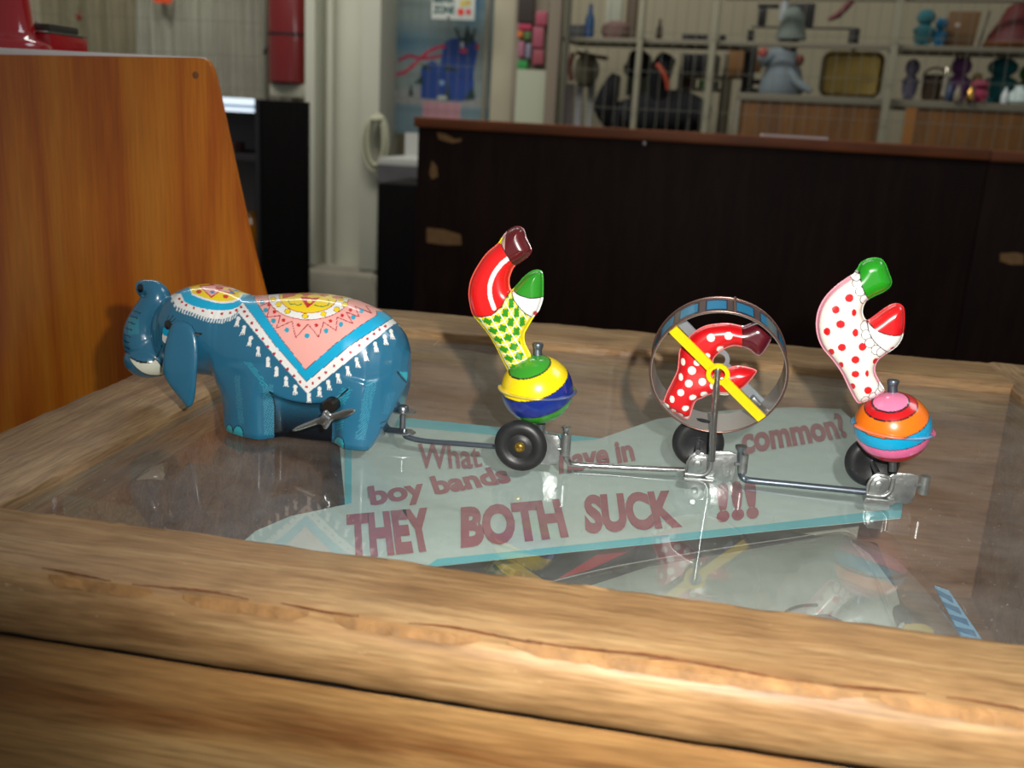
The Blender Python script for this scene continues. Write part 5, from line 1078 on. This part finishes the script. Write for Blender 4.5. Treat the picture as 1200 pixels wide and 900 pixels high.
small('glass_bowl', 1196, ly-.06, zL, .07, .045, (226, 244, 240), 'glass bowl coloured white for window glare at the right edge of the lower shelf', 'bowl', .1, 0)  # near-white colour stands in for window glare on the glass
small('glass_cup', 1180, ly-.09, zL, .06, .014, (226, 236, 236), 'small glass coloured pale for window glare beside the white bowl', 'glass', .1, 0)  # pale colour carries the same glare as the bowl
# centre: gold tray mirror, grey figure, black stand
ty = ry+.10; tx0, tx1 = P(962, 86, ty)[0], P(1034, 86, ty)[0]; tz0, tz1 = zL+.001, zp(1000, 61, ty)
tr_ = thing('gold_tray', ((tx0+tx1)/2, ty, zL), 'rectangular brass tray with rounded corners standing on the pale cabinet top', 'tray')
def rrect(x0, x1, z0, z1, r, y, n=6):
    pts = []
    for cx_, cz_, a0_ in ((x1-r, z1-r, 0), (x0+r, z1-r, 90), (x0+r, z0+r, 180), (x1-r, z0+r, 270)):
        for i in range(n+1): t = math.radians(a0_+90*i/n); pts.append((cx_+r*math.cos(t), y+(0 if True else 0), cz_+r*math.sin(t)))
    return pts
GOLD = mat('brass_mirror', (150, 128, 70), .22, .9, vary=.6, vscale=14); GOLDR = mat('dark_brass', (70, 56, 26), .35, .8)
prism('tray_face', rrect(tx0+.006, tx1-.006, tz0+.006, tz1-.006, .03, ty), (0, .006, 0), GOLD, tr_)
rr_ = rrect(tx0+.008, tx1-.008, tz0+.008, tz1-.008, .03, ty-.004); tube('rim', rr_+[rr_[0]], .009, GOLDR, tr_, 8)
gf = thing('grey_figure', (P(918, 100, ty)[0], ty, zL), 'pale grey-blue draped figurine with tall rounded hat on the cabinet top', 'figurine')
GFM = mat('figurine_grey', (118, 130, 136), .7); gx = P(918, 80, ty)[0]
def zq(py): return zp(918, py, ty)
bm = bmesh.new(); alathe(bm, [(0, 0), (.085, 0), (.095, .02), (.075, .10), (.05, .15), (0, .16)], (gx+.0, ty, zL), (0, 0, 1), 28); atube(bm, catmull([(gx+.03, ty-.05, zL+.10), (gx+.07, ty-.07, zL+.05), (gx+.13, ty-.08, zL+.016)], 4), [.02, .02, .02, .02, .018, .018, .016, .014, .012], 10); bmo('skirt', bm, GFM, gf, auto=50)
bm = bmesh.new(); aball(bm, (gx-.01, ty, zq(70)), (.065, .05, zq(56)-zq(74)+.01), 20); atube(bm, [(gx-.03, ty-.02, zq(66)), (gx-.09, ty-.04, zq(72)), (gx-.075, ty-.05, zq(78))], [.022, .024, .018], 10); bmo('torso', bm, GFM, gf, smooth=True)
lathe('hat', [(0, 0), (.062, 0), (.060, .02), (.048, .06), (.042, .10), (.02, .125), (0, .13)], (gx+.015, ty, zq(46)), mat('hat_grey', (112, 124, 116), .8), gf, (0, 0, 1), 24)
bm = bmesh.new(); aball(bm, (gx+.01, ty-.01, zq(52)), (.042, .04, .045), 16); bmo('head', bm, mat('figure_head', (70, 76, 72), .8), gf, smooth=True)
for (px_, py_2, c_, s_) in ((897, 62, (170, 70, 66), .022), (940, 71, (120, 52, 34), .022), (913, 81, (110, 70, 66), .018)):
    p = P(px_, py_2, ty-.05); bm = bmesh.new(); aball(bm, p, (s_*.8, s_*.7, s_*1.1), 12); bmo('red_bead', bm, mat('bead%d' % c_[0], c_, .6), gf, smooth=True)
# black frame stand
bfm = mat('black_frame', (26, 25, 26), .4, vary=.3, vscale=40); fy = ry+.27
bf = thing('black_stand', (P(940, 40, fy)[0], fy, zL), 'black tubular stand with a long crossbar behind the grey figurine', 'stand')
def fb(px0, py0, px1, py1, nm='bar'):
    a = P(px0, py0, fy); b = P(px1, py1, fy); box(nm, min(a[0], b[0]), max(a[0], b[0]), fy, fy+.03, min(a[2], b[2]), max(a[2], b[2]), bfm, bf, .004)
fb(880, 29, 1005, 36, 'crossbar'); fb(873, 50, 881, 104, 'post'); fb(995, 34, 1004, 58, 'post'); fb(880, 92, 915, 100, 'crossbar'); fb(926, 3, 952, 33, 'speaker_box'); fb(888, 3, 912, 9, 'bracket'); fb(889, 9, 896, 29, 'post')
box('foot', P(868, 100, fy)[0], P(890, 100, fy)[0], fy-.03, fy+.08, zL, P(880, 103, fy)[2], bfm, bf, .004); box('post_link', P(873, 60, fy)[0], P(880, 60, fy)[0], fy+.001, fy+.029, zL, P(876, 34, fy)[2], bfm, bf)
box('foot', P(990, 100, fy)[0], P(1010, 100, fy)[0], fy-.0, fy+.08, zL, zL+.01, bfm, bf, .002); box('post_link', P(997, 60, fy)[0], P(1002, 60, fy)[0], fy+.001, fy+.029, zL, P(1000, 50, fy)[2], bfm, bf)
wy = fy+.015; p = P(919, 14, wy); zcb = max(P(880, 29, fy)[2], P(1005, 29, fy)[2])+.002
# pale bottle-like ornament and pink stick are stood on the upper shelf line
tag(lathe('white_ornament', [(0, 0), (.02, 0), (.022, .05), (.01, .10), (.014, .13), (0, .15)], (p[0], wy, zcb), mat('white_orn', (170, 176, 178), .4)), 'white slender ornament on the black crossbar beside the black box', 'ornament')
pk0 = P(972, 40, fy-.02); tag(tube('pink_wand', [(P(970, 30, fy)[0], wy, zcb+.012), P(982, 19, wy), P(993, 8, wy), P(1001, 0, wy)], [.008, .014, .014, .010], mat('pink_red', (130, 62, 66), .6, vary=.6, vscale=30)), 'pinkish red stick leaning above the black crossbar', 'stick')
a = P(853, 75, ry+.3); b = P(893, 75, ry+.3)
slab(853, 876, 58, 92, ry+.35, .05, mat('amber_card', (128, 88, 40), .6), 'amber_carton', 'amber brown carton standing left of the black stand', 'box', .003, None)
slab(881, 893, 58, 84, ry+.42, .04, mat('amber_card'), 'amber_carton', 'narrow amber carton behind the grey figurine', 'box', .003, None)
# left half of rack
slab(664, 689, 24, 42, ry+.1, .12, mat('slate_box', (62, 64, 68), .6), 'slate_box', 'dark slate box on the upper shelf, far left', 'box', .004, zU)
small('blue_bottle', 686, ry+.03, zU, .145, .022, (20, 70, 120), 'bright blue bottle in front of the slate box', 'bottle')
bx2 = P(722, 35, ry+.1)[0]; tag(lathe('rose_basket', [(0, 0), (.05, 0), (.066, .03), (.062, .06), (.03, .078), (0, .08)], (bx2, ry+.1, zU), mat('rose_weave', (128, 98, 92), .8, vary=.3, vscale=60)), 'rosy beige rounded basket on the upper shelf', 'basket')
slab(711, 731, -40, 26, ry+.35, .02, mat('white_strip_board', (172, 174, 156), .6), 'white_board', 'whitish board standing behind the rosy basket', 'board', .002, zU)
slab(735, 748, -40, 42, ry+.2, .03, mat('brown_strip', (96, 80, 64), .7), 'brown_board', 'narrow brown board right of the rosy basket', 'board', .002, zU)
small('dark_figurine', 767, ry+.1, zU, .095, .014, (48, 40, 26), 'small dark upright figurine on the upper shelf', 'figurine')
for i, px_ in enumerate((804, 811, 818, 826, 847)):
    x = P(px_, 40, ry+.05)[0]; tag(box('black_block', x-.0125, x+.0125, ry+.03, ry+.07, zU, zU+.026, mat('blk', (20, 20, 24), .5), bev=.003), ['leftmost small black block', 'second small black block from left', 'middle small black block', 'fourth small black block from left', 'rightmost small black block, past the grey post'][i]+' in the row on the upper shelf', 'block', 'row of small black blocks on the upper shelf')
# area below: dark chair and clothes, screen, white legs
cy_ = ry+.05
ch = thing('black_office_chair', (P(770, 140, cy_)[0], cy_+.1, FLOOR), 'black padded chair heaped with dark clothes behind the wire mesh', 'chair')
BC = mat('black_cloth', (20, 20, 26), .9, vary=.4, vscale=20)
def blob(nm, pts, rad, m, parent): bm = bmesh.new(); atube(bm, catmull(pts, 5), list(np.interp(np.linspace(0, 1, (len(pts)-1)*5+1), np.linspace(0, 1, len(rad)), rad)), 16); return bmo(nm, bm, m, parent, smooth=True)
blob('seat', [P(712, 136, cy_+.1), P(760, 134, cy_+.1), P(800, 132, cy_+.1), P(832, 136, cy_+.1)], [.05, .10, .10, .05], BC, ch)
blob('coat', [P(722, 85, cy_+.05), P(714, 105, cy_+.05), P(708, 125, cy_+.07), P(715, 145, cy_+.1)], [.02, .045, .055, .04], BC, ch)
blob('coat', [P(786, 66, cy_+.04), P(780, 80, cy_+.02), P(776, 100, cy_+.04), P(778, 125, cy_+.08)], [.04, .05, .045, .05], BC, ch)
blob('backrest', [P(735, 70, cy_+.12), P(745, 74, cy_+.12), P(742, 84, cy_+.12)], [.05, .07, .045], mat('charcoal_cloth', (40, 38, 36), .9), ch)
tube('orange_strap', catmull([P(777, 74, cy_-.04), P(784, 82, cy_-.04), P(789, 94, cy_-.03), P(790, 104, cy_-.02)], 4), .011, mat('orange_webbing', (176, 70, 44), .7), ch, 8, label='orange strap')
for dx in (-.16, .16):
    for dy in (0, .25): x = P(770, 140, cy_)[0]+dx; tube('leg', [(x, cy_+dy, FLOOR), (x, cy_+dy, zp(770, 136, cy_))], .015, mat('black_frame'), ch, 8)
a = P(726, 100, cy_+.2); b = P(758, 100, cy_+.2); sc_ = thing('grey_screen', ((a[0]+b[0])/2, cy_+.2, zp(740, 111, cy_+.2)), 'pale grey panel with a dark frame behind the black chair', 'panel')
box('panel', a[0], b[0], cy_+.30, cy_+.31, zp(740, 111, cy_+.3), zp(740, 70, cy_+.3), mat('pale_panel', (112, 116, 100), .6), sc_, .002)
box('stand', a[0]+.02, b[0]-.02, cy_+.311, cy_+.33, FLOOR, zp(740, 90, cy_+.3), mat('dark_shelf'), sc_)
bgc = thing('cloth_bag', (P(684, 80, cy_)[0], cy_+.05, zp(684, 98, cy_)), 'beige cloth bag hanging below the upper shelf at the left end', 'bag')
bm = bmesh.new(); aball(bm, P(685, 80, cy_+.1), (.06, .04, .075), 20); bmo('bag_body', bm, mat('beige_cloth', (112, 106, 84), .9, vary=.4, vscale=20), bgc, smooth=True)
tube('strap', catmull([P(668, 58, cy_+.1), P(664, 75, cy_+.1), P(666, 92, cy_+.1)], 4), .012, mat('brown_strap', (110, 64, 50), .8), bgc, 8)
tube('strap', catmull([P(672, 58, cy_+.1), P(690, 62, cy_+.1), P(712, 66, cy_+.1)], 4), .009, mat('brown_strap'), bgc, 8)
tube('hanger', [P(685, 70, cy_+.1), P(685, 54, cy_+.1)], .006, STEEL, bgc, 8)
for (a_, b_, c_, nm, lb) in ((674, 682, (150, 148, 150), 'white_post', 'white post under the cloth bag'), (688, 697, (146, 146, 140), 'white_post', 'white post right of the cloth bag'), (660, 672, (96, 84, 84), 'mauve_board', 'dull mauve board left of the white posts')):
    slab(a_, b_, 96 if a_ != 688 else 68, 150, ry+.2, .02, mat('pst%d' % c_[0], c_, .6), nm, lb, 'post', .002, FLOOR)
p = P(823, 95, ry+.4); sh3 = thing('low_shelf', (P(820, 100, ry+.4)[0], ry+.3, FLOOR), 'low grey shelf with small boxes right of the black chair', 'shelf')
zz3 = zp(820, 103, ry+.4); zz4 = zp(820, 88, ry+.4)
box('shelf_board', P(792, 90, ry+.4)[0], P(848, 90, ry+.4)[0], ry+.34, ry+.56, zz3-.008, zz3, SH, sh3); box('shelf_board', P(792, 90, ry+.4)[0], P(848, 90, ry+.4)[0], ry+.34, ry+.56, zz4-.008, zz4, SH, sh3)
for xx_ in (792, 844): a = P(xx_, 90, ry+.4)[0]; box('side', a, a+.015, ry+.34, ry+.56, FLOOR, zp(820, 62, ry+.4), SH, sh3)
tag(box('green_box', p[0]-.012, p[0]+.018, ry+.36, ry+.41, zz3+.0005, zz3+.035, mat('bright_green', (70, 160, 50), .5), bev=.002), 'small bright green box on the low shelf', 'box')
for i, (a_, b_, hgt, c_) in enumerate(((800, 806, .04, (70, 44, 34)), (807, 815, .04, (86, 52, 38)), (831, 842, .035, (96, 84, 74)))): 
    x0_, x1_ = P(a_, 95, ry+.4)[0], P(b_, 95, ry+.4)[0]; tag(box('small_carton', x0_, x1_, ry+.36, ry+.41, zz3+.0005, zz3+hgt, mat('ct%d' % c_[0], c_, .6), bev=.001), ['dark brown carton, left one on the low shelf', 'reddish brown carton beside the green box on the low shelf', 'greyish carton right of the green box on the low shelf'][i], 'box')
for i, (a_, b_) in enumerate(((806, 812), (814, 822), (824, 831), (833, 841))):
    x0_, x1_ = P(a_, 75, ry+.4)[0], P(b_, 75, ry+.4)[0]; tag(box('black_binder', x0_, x1_, ry+.36, ry+.50, zz4+.0005, zz4+.095, mat('binder', (24, 22, 26), .5), bev=.002), ['leftmost', 'second from left', 'third from left', 'rightmost'][i]+' of the four black box files on the low shelf', 'file', 'black box files on the low shelf')
# ---- the whole rack corner stands turned a little towards the viewer on its right
Qx = P(925, 60, ry)[0]; RZ = Matrix.Rotation(TH, 4, 'Z')
bpy.context.view_layer.update()
for o in [o for o in bpy.data.objects if o not in MARK and o.parent is None]:
    if o in (rk, cab, cab2, rack_mesh): o.matrix_world = Matrix.Translation((Qx, ry, 0))@RZ@Matrix.Translation((-Qx, -ry, 0))@o.matrix_world; continue
    if o.type == 'EMPTY': c = o.matrix_world.translation.copy()
    else:
        bb_ = [Vector(v) for v in o.bound_box]; c = sum(bb_, Vector())/8
    d = c.y-ry; k = c.x/c.y
    u_ = (k*(ry+d*ct)-(Qx-d*st))/(ct-k*st); nx_, ny_ = Qx+u_*ct-d*st, ry+u_*st+d*ct
    o.matrix_world = Matrix.Translation((nx_, ny_, c.z))@RZ@Matrix.Translation(-c)@o.matrix_world
